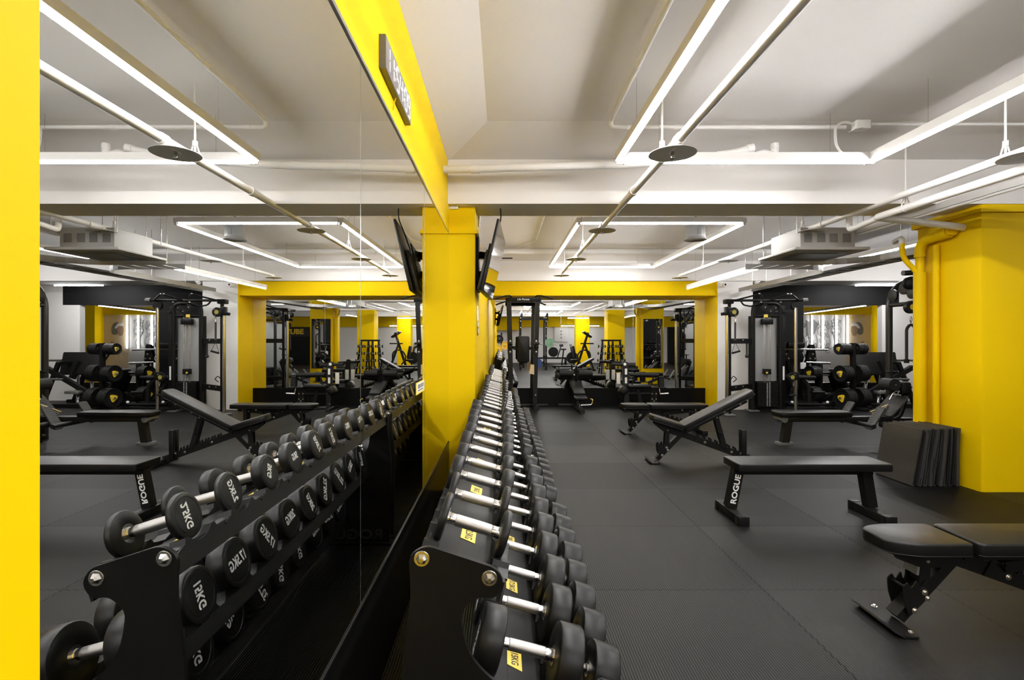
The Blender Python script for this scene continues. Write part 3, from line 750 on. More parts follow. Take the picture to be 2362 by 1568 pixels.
    boltset([(s0.x, -.046, s0.z), (.150, -.056, .175), (.165, -.056, .145), (.10, -.056, .085), (a.x, -.052, a.z), (s1.x, -.037, s1.z), (s2.x, -.037, s2.z), (s3.x, -.037, s3.z+.02), tuple(br @ V((.70, -.062, -.012))), tuple(br @ V((.50, -.062, -.012)))], t)
    return t
adj_bench('black adjustable bench lying flat in the right foreground, cut by the picture edge', (2.46, 2.60, 0), 0, 0, 0, tape=True)
adj_bench('black adjustable bench with its backrest raised, behind the flat bench', (2.275, 6.02, 0), -6, 28.5, 17)
adj_bench('black adjustable bench set flat, behind the raised bench', (2.40, 7.86, 0), 0, 0, 0)
# flat bench
t = thing('flat_bench', 'black flat bench with white lettering on its leg, before the mats', 'bench', (2.99, 4.19, 0))
MB().poly(fillet([(-.61, -.152), (.61, -.152), (.61, .152), (-.61, .152)], .02, 3), .385, .445, None, .008, 3).build('pad', 'vinyl', t)
MB().beam((-.56, 0, .36), (.53, 0, .36), .075, .05).box(-.5, -.45, -.12, .12, .378, .386).box(.45, .5, -.12, .12, .378, .386).build('crossbeam', 'steel', t)
for x0, x1, xf in ((-.565, -.625, -.63), (.465, .515, .50)):
    MB().beam((x0, -.02, .38), (x1, -.02, .07), .075, .078, (1, 0, 0)).build('leg', 'steel', t)
    f = MB().rbox(xf-.04, xf+.04, -.275, .165, .003, .07, .004).build('foot', 'steel', t)
    MB().rbox(xf-.043, xf+.043, -.279, -.21, .0, .073, .006).rbox(xf-.043, xf+.043, .10, .169, .0, .073, .006).pieces('end_cap', 'plast', f)
d_ = V((-.565+.625, 0, .31)).normalized()
text('lettering', 'ROGUE', .062, basis(d_, (-d_.z, 0, d_.x), (-.594, -.0585, .222)), t, bold=.025, sx=1.15)

# ---------------------------------------------------------------- folded mats
for i in range(9):
    t = thing('exercise_mat', f'black padded folding mat, {ORD[i]} from the left in the stack against the yellow column', 'mat', (4.505+.052*i, 5.22, 0), 0, 'folding mats stacked against the column')
    lean = 10.5*(1-i/10); z_ = .56+random.uniform(-.006, .006)
    b = bmesh.new(); bmesh.ops.create_cube(b, size=1)
    for q in b.verts: q.co = V((q.co.x*.041, q.co.y*.5, q.co.z*z_+z_/2))
    bmesh.ops.subdivide_edges(b, edges=b.edges[:], cuts=11, use_grid_fill=True)
    for q in b.verts:
        u = abs(q.co.y)/.25; w = q.co.z/z_
        q.co.x *= .72+.28*(1-max(u, abs(2*w-1))**4)
        if i == 0 and q.co.x < 0: q.co.x += .004*math.sin(w*22)*max(0, -q.co.y/.25)**2
        q.co.x += .004*math.sin(5*w+i)
        q.co.y += .003*math.sin(5*w+2*i)
    m_ = MB().bm(b, T(0, random.uniform(-.012, .012), .006) @ R('Y', lean)); b.free()
    m_.build('padded_cover', 'mats', t)
    MB().box(-.0035, .0035, -.253, .253, .02, z_+.002, R('Y', lean)).build('fold_seam', 'plast', t)
# ---------------------------------------------------------------- dip station
t = thing('dip_station', 'black pull-up and dip tower with upright back pad before the far mirror', 'dip station', (.93, 10.5, 0))
mb = MB()
for s in (-1, 1):
    mb.beam((s*.24, .02, .05), (s*.26, -.02, 1.15), .085, .11, (0, 1, 0)).beam((s*.26, -.02, 1.1), (s*.29, -.10, 2.24), .09, .07, (0, 1, 0))
mb.build('upright', 'satin', t)
mb = MB()
for s in (-1, 1): mb.rbox(s*.26-.04, s*.26+.04, -.12, .5, .0, .07, .01).tube((s*.26, -.14, .045), (s*.26, -.08, .045), .05, 14)
mb.rbox(-.62, .55, .40, .47, .0, .06, .01)
mb.build('base_frame', 'satin', t)
mb = MB().rbox(-.36, .36, -.14, -.06, 2.20, 2.285, .008)
mb.build('crossbar', 'steel', t)
text('lettering', 'Life Fitness', .055, basis((1, 0, 0), (0, 0, 1), (0, -.1415, 2.243)), t, bold=.01)
for s in (-1, 1):
    MB().path([(s*.24, -.1, 2.28), (s*.26, -.14, 2.315), (s*.36, -.2, 2.31), (s*.58, -.30, 2.24)], .017, .05, 10).build('pull_up_handle', 'plast', t)
    MB().path([(s*.27, -.02, 1.32), (s*.27, -.18, 1.30), (s*.27, -.46, 1.28)], .022, .04, 10).build('dip_handle', 'plast', t)
    MB().rbox(s*.27-.045, s*.27+.045, -.36, -.08, 1.33, 1.375, .015).build('arm_pad', 'vinyl', t)
    boltset([(s*.265, -.08, 1.40), (s*.265, -.07, 1.18), (s*.25, -.07, .3)], t, .018)
MB().poly(fillet([(-.125, .97), (.125, .97), (.125, 1.50), (-.125, 1.50)], .04, 4), .08, .15, XZ, .02, 3).build('back_pad', 'vinyl', t)
MB().box(-.2, .2, -.06, -.02, 1.22, 1.28).box(-.02, .02, -.08, -.04, .85, 1.3).build('pad_bracket', 'steel', t)
MB().poly([(.12, .74), (.22, .72), (.22, .92), (.15, .93)], .11, .114, XZ).build('instruction_card', 'beige', t)
# ---------------------------------------------------------------- sit-up bench
t = thing('sit_up_bench', 'black decline sit-up bench with foam leg rollers before the far mirror', 'bench', (2.05, 9.96, 0))
sl = R('X', 18)
MB().poly(fillet([(-.115, .30), (.115, .30), (.13, .95), (-.13, .95)], .03, 3), .0, .055, T(0, .0, .215) @ sl, .016, 3).build('backrest_pad', 'vinyl', t)
MB().poly(fillet([(-.125, .02), (.125, .02), (.12, .285), (-.12, .285)], .03, 3), .0, .055, T(0, .02, .235) @ R('X', 8), .016, 3).build('seat_pad', 'vinyl', t)
mb = MB().beam((0, .06, .20), (0, .95, .47), .06, .05).beam((0, .08, .05), (0, .12, .24), .06, .06).beam((0, .6, .05), (0, .86, .45), .06, .06)
mb.build('frame', 'steel', t)
mb = MB().rbox(-.045, .045, -.08, 1.05, .0, .06, .01).rbox(-.36, .32, .98, 1.05, .0, .06, .01).tube((0, -.09, .04), (0, -.03, .04), .05, 14)
mb.build('base_frame', 'satin', t)
mb = MB().path([(.0, .86, .48), (0, .80, .72), (0, .78, .86), (0, .70, .88)], .02, .05, 10).tube((-.36, .80, .72), (.34, .80, .72), .014)
mb.tube((-.30, .92, .60), (.30, .92, .60), .014)
mb.build('roller_post', 'steel', t)
for (x0, x1, y, z, r) in ((-.34, -.06, .78, .72, .068), (.06, .34, .78, .72, .068), (-.36, -.06, .93, .64, .062), (.06, .30, .93, .64, .062)):
    MB().tube((x0, y, z), (x1, y, z), r, 20).build('leg_roller', 'foam', t)
MB().path([(-.02, .02, .15), (.2, .02, .16), (.22, .03, .26), (.18, .06, .27)], .012, .04, 8).build('handle', 'chrome', t)
MB().box(-.035, .03, -.006, -.002, .10, .16, T(0, .08, 0)).build('instruction_card', 'ink', t)
# ---------------------------------------------------------------- torso machine
t = thing('leg_curl_machine', 'black seated machine with padded bar and silver crank before the far mirror', 'exercise machine', (3.35, 10.45, 0))
MB().poly(fillet([(-.36, .03), (-.27, .03), (-.27, .7), (-.30, .98), (-.40, .98), (-.39, .7)], .03, 3), -.04, .04, XZ).build('tower', 'satin', t)
MB().tube((-.355, -.046, .93), (-.355, -.04, .93), .03, 18).build('badge', 'ink', t)
MB().box(-.355, -.31, -.0445, -.04, .72, .84).box(-.355, -.31, -.0445, -.04, .54, .66).pieces('instruction_label', 'ink', t)
MB().tube((-.62, -.02, .93), (-.12, .05, .90), .03, 14).build('upper_roller', 'foam', t)
MB().rbox(-.31, .16, -.16, .14, .45, .52, .03, 3).build('seat_pad', 'vinyl', t)
MB().rbox(-.46, -.30, -.14, .12, .30, .48, .05, 3, T(-.38, 0, .4) @ R('Y', 30) @ T(.38, 0, -.4)).build('back_pad', 'vinyl', t)
MB().tube((-.27, -.12, .725), (.30, -.12, .715), .038, 16).build('padded_bar', 'foam', t)
mb = MB()
for x in (-.19, .20): mb.beam((x-.045, -.1, .48), (x+.02, -.12, .74), .03, .03)
mb.build('bar_post', 'steel', t)
MB().tube((.375, -.06, .48), (.365, -.06, .68), .065, 20).tube((.365, -.06, .66), (.363, -.06, .685), .07, 20).build('upright_roller', 'foam', t)
MB().rbox(.17, .45, -.16, .06, .455, .475, .005).build('roller_plate', 'satin', t)
mb = MB().poly([(.16, .04), (.30, .04), (.30, .45), (.18, .45)], -.04, .04, XZ).beam((-.1, 0, .45), (.0, 0, .05), .06, .07).tube((-.3, 0, .32), (.2, 0, .32), .03).beam((.12, -.02, .55), (.37, -.02, .66), .05, .05)
mb.build('frame', 'steel', t)
mb = MB().tube((.325, -.1, .44), (.34, -.12, .33), .008).tube((.335, -.12, .335), (.50, -.14, .345), .020, 14)
mb.build('crank', 'chrome', t)
mb = MB().rbox(-.42, .36, -.03, .04, 0, .06, .01).rbox(-.42, -.34, -.3, .3, 0, .05, .01).rbox(.14, .2, -.3, .3, 0, .05, .01).tube((.17, -.32, .04), (.40, -.1, .05), .022)
mb.build('base_frame', 'satin', t)
boltset([(.2, -.045, .33), (.28, -.045, .33), (.2, -.045, .22), (.28, -.045, .22), (.24, -.045, .18), (-.34, -.045, .30), (-.34, -.045, .12)], t, .014)
for k in range(2): MB().rbox(-.50+.13*k, -.42+.13*k, .06, .09, .52, .75, .01).build('weight_card', 'ink', t)

# ---------------------------------------------------------------- cable machine
t = thing('cable_machine', 'black dual cable machine with chrome columns before the white pier', 'cable machine', (5.76, 10.25, 0))
mb = MB()
for dy in (-.045, .06):
    mb.path([(-.26, dy, 0), (-.26, dy, 2.15), (.26, dy-.05, 2.15), (.26, dy-.05, 0)] if dy < 0 else [(-.26, dy, 0), (-.26, dy, 1.9)], .04, .16, 14)
mb.tube((-.26, -.04, 1.90), (.26, -.09, 1.90), .022).rbox(.27, .36, -.1, .0, .05, 2.1, .01).tube((-.26, -.04, .09), (.26, -.09, .09), .03)
mb.build('tower_frame', 'steel', t)
MB().rbox(-.225, .225, -.02, .02, .60, 1.86, .004).build('shroud', 'shroud', t)
st = MB()
for k in range(17): st.box(-.205, .205, -.13, -.03, .11+.028*k, .136+.028*k)
st.build('weight_stack', 'plast', t)
lb = MB()
for k in range(17):
    for x in (-.03, .02): lb.box(x, x+.022, -.1312, -.13, .117+.028*k, .127+.028*k)
lb.pieces('weight_label', 'ink', t)
mb = MB()
for x in (-.055, -.03, .03, .065): mb.tube((x, -.07, .58), (x, -.07, 1.88), .008 if abs(x) > .04 else .004, 8)
mb.build('guide_rod', 'bolt', t)
MB().rbox(-.11, .11, -.12, -.03, 1.73, 1.84, .01).rbox(-.07, .07, -.12, -.03, .74, .85, .01).build('top_block', 'plast', t)
MB().box(-.07, .01, -.1, -.095, 1.87, 1.93).box(-.04, -.0, -.122, -.12, .76, .79).build('warning_sticker', 'stick', t)
MB().box(.285, .335, -.106, -.1, .63, .90).build('instruction_label', 'ink', t)
for (x, z, r) in ((-.05, 2.07, .07), (.06, 1.99, .075), (.16, 2.06, .08)):
    q = MB().lathe([(r*.3, .02), (r*.85, .018), (r*.9, .012), (r, .014), (r, -.014), (r*.3, -.02)], T(x, -.09, z) @ R('X', 90), 24).build('pulley', 'plast', t)
    MB().tube((x, -.115, z), (x, -.105, z), .012).build('axle', 'bolt', q)
# left and right arms with chrome columns
for (nm, x, y, zc) in (('a', -1.02, -.6, 1.945), ('b', .47, -.25, .70)):
    c = MB().tube((x, y, .05), (x, y, 2.05), .032, 18).build('guide_column', 'chrome', t)
    MB().rbox(x+.045, x+.095, y+.03, y+.09, .0, 2.18, .008).build('column_post', 'steel', t) if nm == 'a' else None
    if nm == 'a':
        MB().rbox(x-.05, x+.11, y-.06, y+.09, 2.10, 2.19, .02).build('column_cap', 'plast', t)
        mb = MB().beam((x+.08, y+.06, 1.40), (-.28, -.02, 1.40), .05, .10).beam((x+.08, y+.06, .50), (-.28, -.02, .50), .05, .10)
        mb.build('cross_rail', 'steel', t)
        boltset([(x+.22, y+.12, 1.42), (x+.42, y+.25, 1.42), (x+.22, y+.12, .52), (x+.42, y+.25, .52)], t, .015)
        MB().rbox(x-.08, x+.12, y-.12, y+.16, 0, .03, .008).rbox(-.36, -.16, -.12, .12, 0, .03, .008).rbox(.16, .40, -.18, .06, 0, .03, .008).build('foot_pad', 'greyp', t)
    else:
        MB().beam((x, y, 1.98), (.26, -.05, 2.0), .05, .05).beam((x, y, .05), (.26, -.05, .05), .08, .06).build('column_brace', 'steel', t)
    sgn = 1 if nm == 'a' else -1
    ca = MB().rbox(x-.045, x+.045, y-.05, y+.05, zc-.06, zc+.10, .01).tube((x-.12, y-.03, zc-.04), (x-.03, y-.03, zc-.02), .03, 12).build('carriage', 'plast', t)
    px = x+sgn*.10
    q = MB().lathe([(.02, .03), (.085, .026), (.09, .02), (.09, -.02), (.085, -.026), (.02, -.03)], T(px, y-.05, zc) @ R('X', 90), 28).build('pulley_housing', 'plast', t)
    em = MB().lathe([(.036, .001), (.040, .001), (.040, 0), (.036, 0)], T(px, y-.08, zc) @ R('X', 90), 24)
    for dx in (-.012, .003): em.box(px+dx, px+dx+.008, y-.0812, y-.08, zc-.022, zc+.022)
    em.box(px-.02, px+.02, y-.0812, y-.08, zc-.003, zc+.003)
    em.build('emblem', 'emb', q)
    boltset([(px+.04, y-.078, zc+.05), (px+.03, y-.078, zc-.06), (px-.06, y-.078, zc+.02)], q, .01)
    MB().path([(px+.03, y-.05, zc-.09), (px+.045, y-.05, zc-.12), (px+.03, y-.05, zc-.19), (px+.015, y-.05, zc-.12), (px+.03, y-.05, zc-.09)], .006, .02, 8).build('snap_hook', 'chrome', t)
    if nm == 'a':
        MB().tube((px+.03, y-.05, zc-.19), (px+.03, y-.05, zc-.50), .017, 10).ball((px+.03, y-.05, zc-.52), .03).build('rope', 'rope', t)
        MB().path([(px+.03, y-.05, zc-.56), (px-.03, y-.05, zc-.76)], .004).path([(px+.03, y-.05, zc-.56), (px+.11, y-.05, zc-.72)], .004).build('strap', 'rope', t)
        MB().tube((px-.03, y-.05, zc-.77), (px+.12, y-.05, zc-.73), .018, 12).build('hand_grip', 'plast', t)
    else:
        MB().path([(px, y-.05, zc-.2), (px-.04, y-.05, zc-.36)], .004).path([(px, y-.05, zc-.2), (px+.07, y-.05, zc-.34)], .004).build('strap', 'rope', t)
        MB().tube((px-.05, y-.05, zc-.36), (px+.08, y-.05, zc-.34), .018, 12).build('hand_grip', 'plast', t)
MB().tube((-.42, -.12, 1.36), (-.42, -.12, 1.12), .016, 10).ball((-.42, -.12, 1.10), .035).build('tricep_rope', 'rope', t)
MB().path([(-.92, -.5, .66), (-.86, -.52, .74), (-.80, -.52, .68), (-.86, -.5, .62)], .008, .02, 8).build('hook_handle', 'plast', t)
# pull-up bar across the top
mb = MB().tube((-1.02, -.55, 2.17), (.62, -.25, 2.20), .024, 12)
mb.build('pull_up_bar', 'steel', t)
gr = [((-.82, -.52, 2.18), (-.40, -.62, 2.29)), ((-.40, -.62, 2.29), (-.30, -.5, 2.2)), ((-.1, -.42, 2.19), (.18, -.52, 2.29)), ((.26, -.5, 2.29), (.50, -.3, 2.2)), ((-.62, -.7, 2.05), (-.42, -.72, 2.12))]
for a, b in gr: MB().tube(a, b, .016, 10).build('pull_up_grip', 'plast', t)
MB().path([(-.72, -.5, 2.17), (-.72, -.62, 2.08), (-.62, -.7, 2.05)], .016, .04, 10).build('grip_bracket', 'steel', t)
for c in ((-.42, -.62, 2.29), (.17, -.52, 2.295), (.24, -.5, 2.295), (-.44, -.72, 2.125), (.26, -.1, 2.17)): MB().ball(c, .020).build('grip_cap', 'bolt', t)
MB().tube((.60, -.25, 2.20), (.70, -.24, 2.205), .042, 16).build('end_cap', 'greyp', t)
q = MB().tube((.47, -.27, 2.10), (.47, -.21, 2.10), .09, 24).build('top_pulley', 'plast', t)

# ---------------------------------------------------------------- seated row machine
t = thing('seated_row_machine', 'black seated cable row machine with long bench and tread foot plates', 'row machine', (5.2, 7.0, 0))
MB().poly(fillet([(-.96, -.13), (-.90, -.16), (.02, -.13), (.02, .13), (-.90, .16), (-.96, .13)], .03, 3), .385, .455, None, .02, 3).build('seat_pad', 'vinyl', t)
mb = MB().rbox(-.93, .62, -.05, .05, .31, .385, .015).beam((-.79, 0, .34), (-.84, 0, .02), .085, .10, (1, 0, 0))
mb.path([(.5, 0, .33), (.72, 0, .36), (.80, 0, .62), (.86, 0, .80)], .045, .12, 14)
mb.build('main_frame', 'satin', t)
MB().poly(fillet([(-.95, -.075), (-.73, -.075), (-.73, .075), (-.95, .075)], .05, 4), 0, .03).build('foot_pad', 'greyp', t)
MB().tube((-.89, -.11, .355), (-.89, .11, .355), .045, 18).build('end_roller', 'greyp', t)
MB().tube((.13, -.36, .30), (.13, .36, .30), .03, 12).tube((.45, -.3, .28), (.45, -.05, .28), .04, 12).build('foot_bar', 'satin', t)
def tread(w, h, mx, name, par):
    b = MB().poly(fillet([(-w/2, -h/2), (w/2, -h/2), (w/2, h/2), (-w/2, h/2)], .035, 4), -.012, .012, mx, .006, 2).build(name, 'tread', par)
    tr = MB(); n = int(w/.03); m_ = int(h/.03)
    for i in range(n):
        for j in range(m_):
            x, y = -w/2+(i+.6)*w/(n+.2), -h/2+(j+.6)*h/(m_+.2)
            tr.box(x-.009, x+.009, y-.004, y+.004, .012, .0145, mx @ T(0, 0, 0) @ T(x, y, 0) @ R('Z', 35 if (i+j) % 2 else -35) @ T(-x, -y, 0))
    tr.build('tread_stud', 'tread', b)
    return b
for y in (-.28, .30):
    tread(.15, .34, T(.20, y, .40) @ R('Y', -58) @ R('Z', 90), 'foot_plate', t)
tread(.34, .36, T(.62, 0, .53) @ R('Y', -48) @ R('Z', 90), 'front_plate', t)
MB().tube((.60, -.10, .82), (.60, .10, .82), .08, 24).build('roller_pad', 'foam', t)
MB().tube((.6, -.115, .82), (.6, -.10, .82), .01).build('axle', 'bolt', t)
MB().beam((.62, 0, .82), (.84, 0, .80), .05, .05).rbox(.70, .84, -.1, .1, .68, .86, .04, 3).build('pad_bracket', 'steel', t)
mb = MB().tube((.40, -.12, .46), (.50, -.12, .56), .010, 10).tube((.40, .08, .43), (.50, -.12, .56), .010, 10).tube((.36, -.16, .44), (.42, -.06, .46), .015, 10).tube((.40, .04, .42), (.48, .12, .41), .015, 10).poly([(.38, .40), (.48, .52), (.52, .55), (.46, .42)], .11, .116, XZ)
mb.path([(.54, -.08, .62), (.60, -.08, .72), (.68, -.08, .74), (.62, -.08, .66), (.54, -.08, .62)], .007, .02, 8)
mb.build('row_handle', 'chrome', t)
mb = MB()
for y in (-.35, .35):
    mb.path([(.86, y, 0), (.86, y, 2.02), (1.02, y, 2.26), (1.75, y, 2.26), (1.75, y, 0)], .042, .2, 14)
mb.tube((.86, -.35, 1.92), (.86, .35, 1.92), .03).tube((.86, -.35, .05), (.86, .35, .05), .04).beam((.6, 0, .33), (.9, 0, .33), .08, .06).beam((.9, 0, 2.26), (1.7, 0, 2.26), .07, .07)
mb.build('tower_frame', 'satin', t)
for dx, y in ((1.25, -.42), (1.12, -.27)): MB().rbox(dx-.33, dx+.33, y-.008, y+.008, .1 if dx > 1.2 else .62, 1.95, .004).build('shroud', 'shroud', t)
lw = MB().rbox(.79, 1.45, -.285, -.262, .08, .62, .004).build('lower_shroud', 'greyp', t)
q = MB().tube((1.05, -.262, .36), (1.05, -.258, .36), .16, 28).build('emblem', 'inkb', lw)
MB().beam((.95, -.257, .26), (1.04, -.257, .44), .03, .003, (0, 1, 0)).beam((1.04, -.257, .30), (1.15, -.257, .46), .03, .003, (0, 1, 0)).build('emblem_stroke', 'greyp', q)
MB().tube((.55, -.3, 2.30), (1.6, -.3, 2.34), .035, 12).tube((.78, -.3, 2.02), (1.6, -.3, 2.02), .03, 12).tube((.78, -.3, 2.0), (.78, -.3, 2.32), .025, 12).build('pulley_bar', 'satin', t)
for x, z in ((.66, 2.17), (.88, 2.16), (.98, 2.08), (1.10, 2.20)): MB().lathe([(.02, .03), (.07, .026), (.085, .015), (.085, -.015), (.07, -.026), (.02, -.03)], T(x, -.27, z) @ R('X', 90), 24).build('pulley', 'plast', t)
st = MB()
for k in range(18): st.box(1.1, 1.4, -.2, .2, .1+.028*k, .125+.028*k)
st.build('weight_stack', 'plast', t)
for (y, z) in ((-.30, 2.0), (.0, 2.13), (-.14, 2.06), (.2, 2.05)): MB().lathe([(.03, .02), (.07, .018), (.085, .012), (.085, -.012), (.03, -.02)], T(.80, y, z) @ R('Y', 90), 24).build('pulley', 'plast', t)
q = MB().tube((.72, -.25, 1.86), (.72, -.19, 1.86), .085, 20).build('pulley_housing', 'plast', t)
MB().lathe([(.034, .001), (.038, .001), (.038, 0), (.034, 0)], T(.72, -.2505, 1.86) @ R('X', 90), 24).build('emblem', 'inky', q)
MB().path([(.72, -.22, 1.74), (.735, -.22, 1.70), (.72, -.22, 1.64), (.705, -.22, 1.70), (.72, -.22, 1.74)], .006, .02, 8).build('snap_hook', 'chrome', t)
MB().path([(.66, -.22, 1.16), (.66, -.22, 1.58), (.72, -.22, 1.64), (.78, -.22, 1.58), (.78, -.22, 1.16)], .018, .06, 10).build('tricep_rope', 'rope', t)
MB().tube((.66, -.22, 1.12), (.66, -.22, 1.17), .03, 14).tube((.78, -.22, 1.12), (.78, -.22, 1.17), .03, 14).pieces('rope_stop', 'plast', t)
MB().tube((.70, .10, .0), (.70, .10, .0+1.0), .02).tube((.62, .1, .98), (.78, .1, .98), .012).build('attachment_post', 'steel', t)

# ---------------------------------------------------------------- plates and trees
def plate_mesh(r, th=.042):
    return MB().lathe([(.026, -th/2), (r*.35, -th/2), (r*.42, -th/2+.006), (r*.74, -th/2+.006), (r*.80, -th/2), (r-.006, -th/2), (r, -th/2+.006), (r, th/2-.006), (r-.006, th/2), (r*.80, th/2),
                       (r*.74, th/2-.006), (r*.42, th/2-.006), (r*.35, th/2), (.026, th/2)], None, 36).mesh('weight_plate', 'rubber')
_pm = {}
def shield(r):
    pts = []
    for k in range(3):
        a = -PI/2+.25+k*2*PI/3
        pts.append((r*.62*math.cos(a), r*.62*math.sin(a)))
    return fillet(pts, r*.42, 6)
def plates(n, r, c, u, where, grp, m='rubber', front=True, th=.042):
    c, u = V(c), V(u).normalized()
    for i in range(n):
        if (r, th, m) not in _pm:
            me = plate_mesh(r, th); me.materials.clear(); me.materials.append(M[m]); _pm[(r, th, m)] = me
        o = obj('weight_plate', _pm[(r, th, m)])
        side_ = V((0, 0, 1)).cross(u).normalized()
        o.matrix_world = basis(side_, (0, 0, 1), c+u*(th*1.03)*(-i))
        col = {'rubber': 'black', 'green': 'green', 'ylp': 'yellow', 'blue': 'blue'}[m]
        if i == 0 and front and m == 'rubber':
            tag(o, f'black weight plate with yellow centre, outermost {where}', 'weight plate', grp)
            k_ = obj('shield', _shield(r, th), o, 'yellow shield around the hub')
        else:
            tag(o, f'{col} weight plate, {ORD[i]} from outside {where}', 'weight plate', grp)
_sh = {}
def _shield(r, th):
    if (r, th) not in _sh:
        q = T(0, 0, th/2-.007)
        _sh[(r, th)] = MB().poly(shield(r), 0, .009, q, .002, 1).mesh('shield', 'inky')
    return _sh[(r, th)]
u = V((-.965, -.26, 0)).normalized()
def tree(x, y, label, levels, name='plate_tree', top=1.36):
    t = thing(name, label, 'plate rack', (x, y, 0))
    MB().rbox(-.04, .04, -.04, .04, .0, top, .006, 2, R('Z', 15)).build('post', 'steel', t)
    MB().rbox(-.45, .45, -.05, .05, 0, .06, .01, 2, R('Z', 15)).rbox(-.32, .32, -.05, .05, 0, .06, .01, 2, R('Z', 105)).build('base', 'steel', t)
    mb = MB()
    for z, ext in levels: mb.tube(V((0, 0, z))+u*ext, V((0, 0, z))-u*ext, .0245, 14)
    mb.build('peg', 'chrome', t)
    return t
tx, ty = 7.66, 10.45
tree(tx, ty, 'black upright plate rack holding three tiers of black plates, before the leg press', [(1.24, .40), (.74, .38), (.245, .34)])
for z, r, nm, e in ((1.24, .115, 'on the top peg', .36), (.74, .17, 'on the middle peg', .32), (.245, .20, 'on the lowest peg', .28)):
    plates(6 if r < .12 else 5, r, V((tx, ty, z))+u*e, u, nm+', left side, upright rack', 'plates on the upright rack')
    plates(5, r, V((tx, ty, z))-u*.09, u, nm+', right side, upright rack', 'plates on the upright rack', front=False)
tree(7.45, 11.2, 'low black plate rack half hidden between the machines', [(.70, .30), (.23, .30)], top=.9)
plates(5, .16, V((7.45, 11.2, .70))+u*.28, u, 'on upper peg, low plate rack', 'plates on the low rack')
plates(5, .18, V((7.45, 11.2, .23))+u*.28, u, 'on bottom peg, low plate rack', 'plates on the low rack')
# ---------------------------------------------------------------- leg press
t = thing('leg_press', 'black leg press with large tilted foot platform, right of the plate rack', 'leg press', (8.6, 11.25, 0))
MB().poly(fillet([(-.52, -.2), (.50, -.2), (.36, .33), (-.40, .33)], .03, 3), -.025, .025, T(0, -.1, .97) @ R('X', 62) @ R('Z', 180), .008, 2).build('foot_platform', 'steel', t)
mb = MB()
for x in (-.55, -.25): mb.tube((x-.15, -.75, .12), (x+.8, .4, .95), .03, 12)
mb.build('guide_rail', 'chrome', t)
mb = MB()
for y in (-.45, .35): mb.beam((-.85, y, .04), (.75, y, .04), .07, .07).beam((.6, y, .05), (.25, y, .95), .07, .07).beam((-.8, y, .05), (.55, y, .85), .09, .09)
mb.beam((-.8, -.45, .04), (-.8, .35, .04), .07, .07).beam((.25, -.45, .93), (.25, .35, .93), .07, .07).beam((.1, -.3, .6), (.05, -.15, .95), .06, .12)
mb.build('frame', 'steel', t)
MB().rbox(-.6, -.25, -.28, .28, .22, .30, .03, 3, T(-.42, 0, .26) @ R('Y', 18) @ T(.42, 0, -.26)).build('seat_pad', 'vinyl', t)
MB().rbox(-.68, -.60, -.26, .26, .28, .82, .03, 3, T(-.6, 0, .3) @ R('Y', -20) @ T(.6, 0, -.3)).build('back_pad', 'vinyl', t)
mb = MB().tube((-.15, -.8, .62), (.2, -.8, .62), .024, 12).tube((.45, -.15, .98), (.78, -.2, .98), .024, 12)
mb.build('plate_peg', 'chrome', t)
MB().rbox(-.30, .0, -.62, -.42, .30, .36, .01).build('step_plate', 'galv', t)
# hack squat and preacher units behind the tree
t = thing('squat_press_machine', 'black plate-loaded machine with twin A-frames and chrome bars behind the plate racks', 'exercise machine', (7.0, 11.72, 0))
mb = MB()
for x in (-.75, -.05, .55):
    mb.beam((x-.32, -.1, 0.02), (x, 0, 1.28), .07, .09).beam((x+.32, .1, .02), (x, 0, 1.28), .07, .09).beam((x-.2, 0, .62), (x+.2, 0, .62), .05, .06)
    mb.poly([(-.12, .95), (.10, .95), (.05, 1.32), (-.05, 1.32)], -.03, .03, T(x, -.05, 0) @ XZ)
mb.beam((-.75, 0, 1.05), (.55, 0, 1.05), .06, .08).beam((-.9, .1, .04), (.8, .1, .04), .07, .07)
mb.build('frame', 'steel', t)
MB().tube((-.95, -.16, 1.24), (.85, -.16, 1.20), .024, 12).tube((.30, -.25, .92), (.85, -.25, .90), .026, 12).build('bar', 'chrome', t)
for x in (-.34, .08): MB().rbox(x-.19, x+.19, -.3, -.1, 1.25, 1.37, .03, 3).build('shoulder_pad', 'vinyl', t)
boltset([(x+dx, -.1, z) for x in (-.75, -.05, .55) for dx, z in ((-.06, 1.0), (.05, 1.0), (0, 1.2), (0, 1.1))], t, .018)
MB().path([(.2, -.3, 1.15), (.26, -.3, 1.0), (.2, -.3, .92)], .006, .04, 8).build('cable', 'ink', t)
MB().rbox(.14, .26, -.33, -.30, .78, .92, .004).build('instruction_card', 'ink', t)
MB().rbox(.62, .78, -.34, -.31, .62, .82, .01).build('side_card', 'greyp', t)
t = thing('preacher_bench', 'black bench with flat padded top and curved legs right of the cable machine', 'bench', (6.70, 10.78, 0))
MB().rbox(-.32, .30, -.2, .2, .62, .675, .02, 3).build('pad', 'tray', t)
mb = MB()
for x in (-.22, .10): mb.path([(x, 0, .6), (x+.14, -.02, .45), (x+.15, -.02, .05)], .05, .1, 12)
mb.build('leg', 'satin', t)
mb = MB()
for y in (-.32, .0, .3): mb.path([(-.35, y, .11), (.40, y-.05, .11), (.52, y+.05, .06)], .022, .05, 10)
mb.rbox(-.4, .55, -.36, -.29, 0, .06, .01).rbox(-.4, .55, .27, .33, 0, .06, .01).tube((.2, -.2, .34), (.46, -.2, .33), .035, 14)
mb.build('base_frame', 'steel', t)
for x in (-.30, .42): MB().ball((x, -.36, .155), .03).build('knob', 'ink', t)
MB().path([(-.28, -.37, .15), (-.2, -.38, .05), (-.12, -.4, .005)], .005, .04, 6).build('cord', 'plast', t)

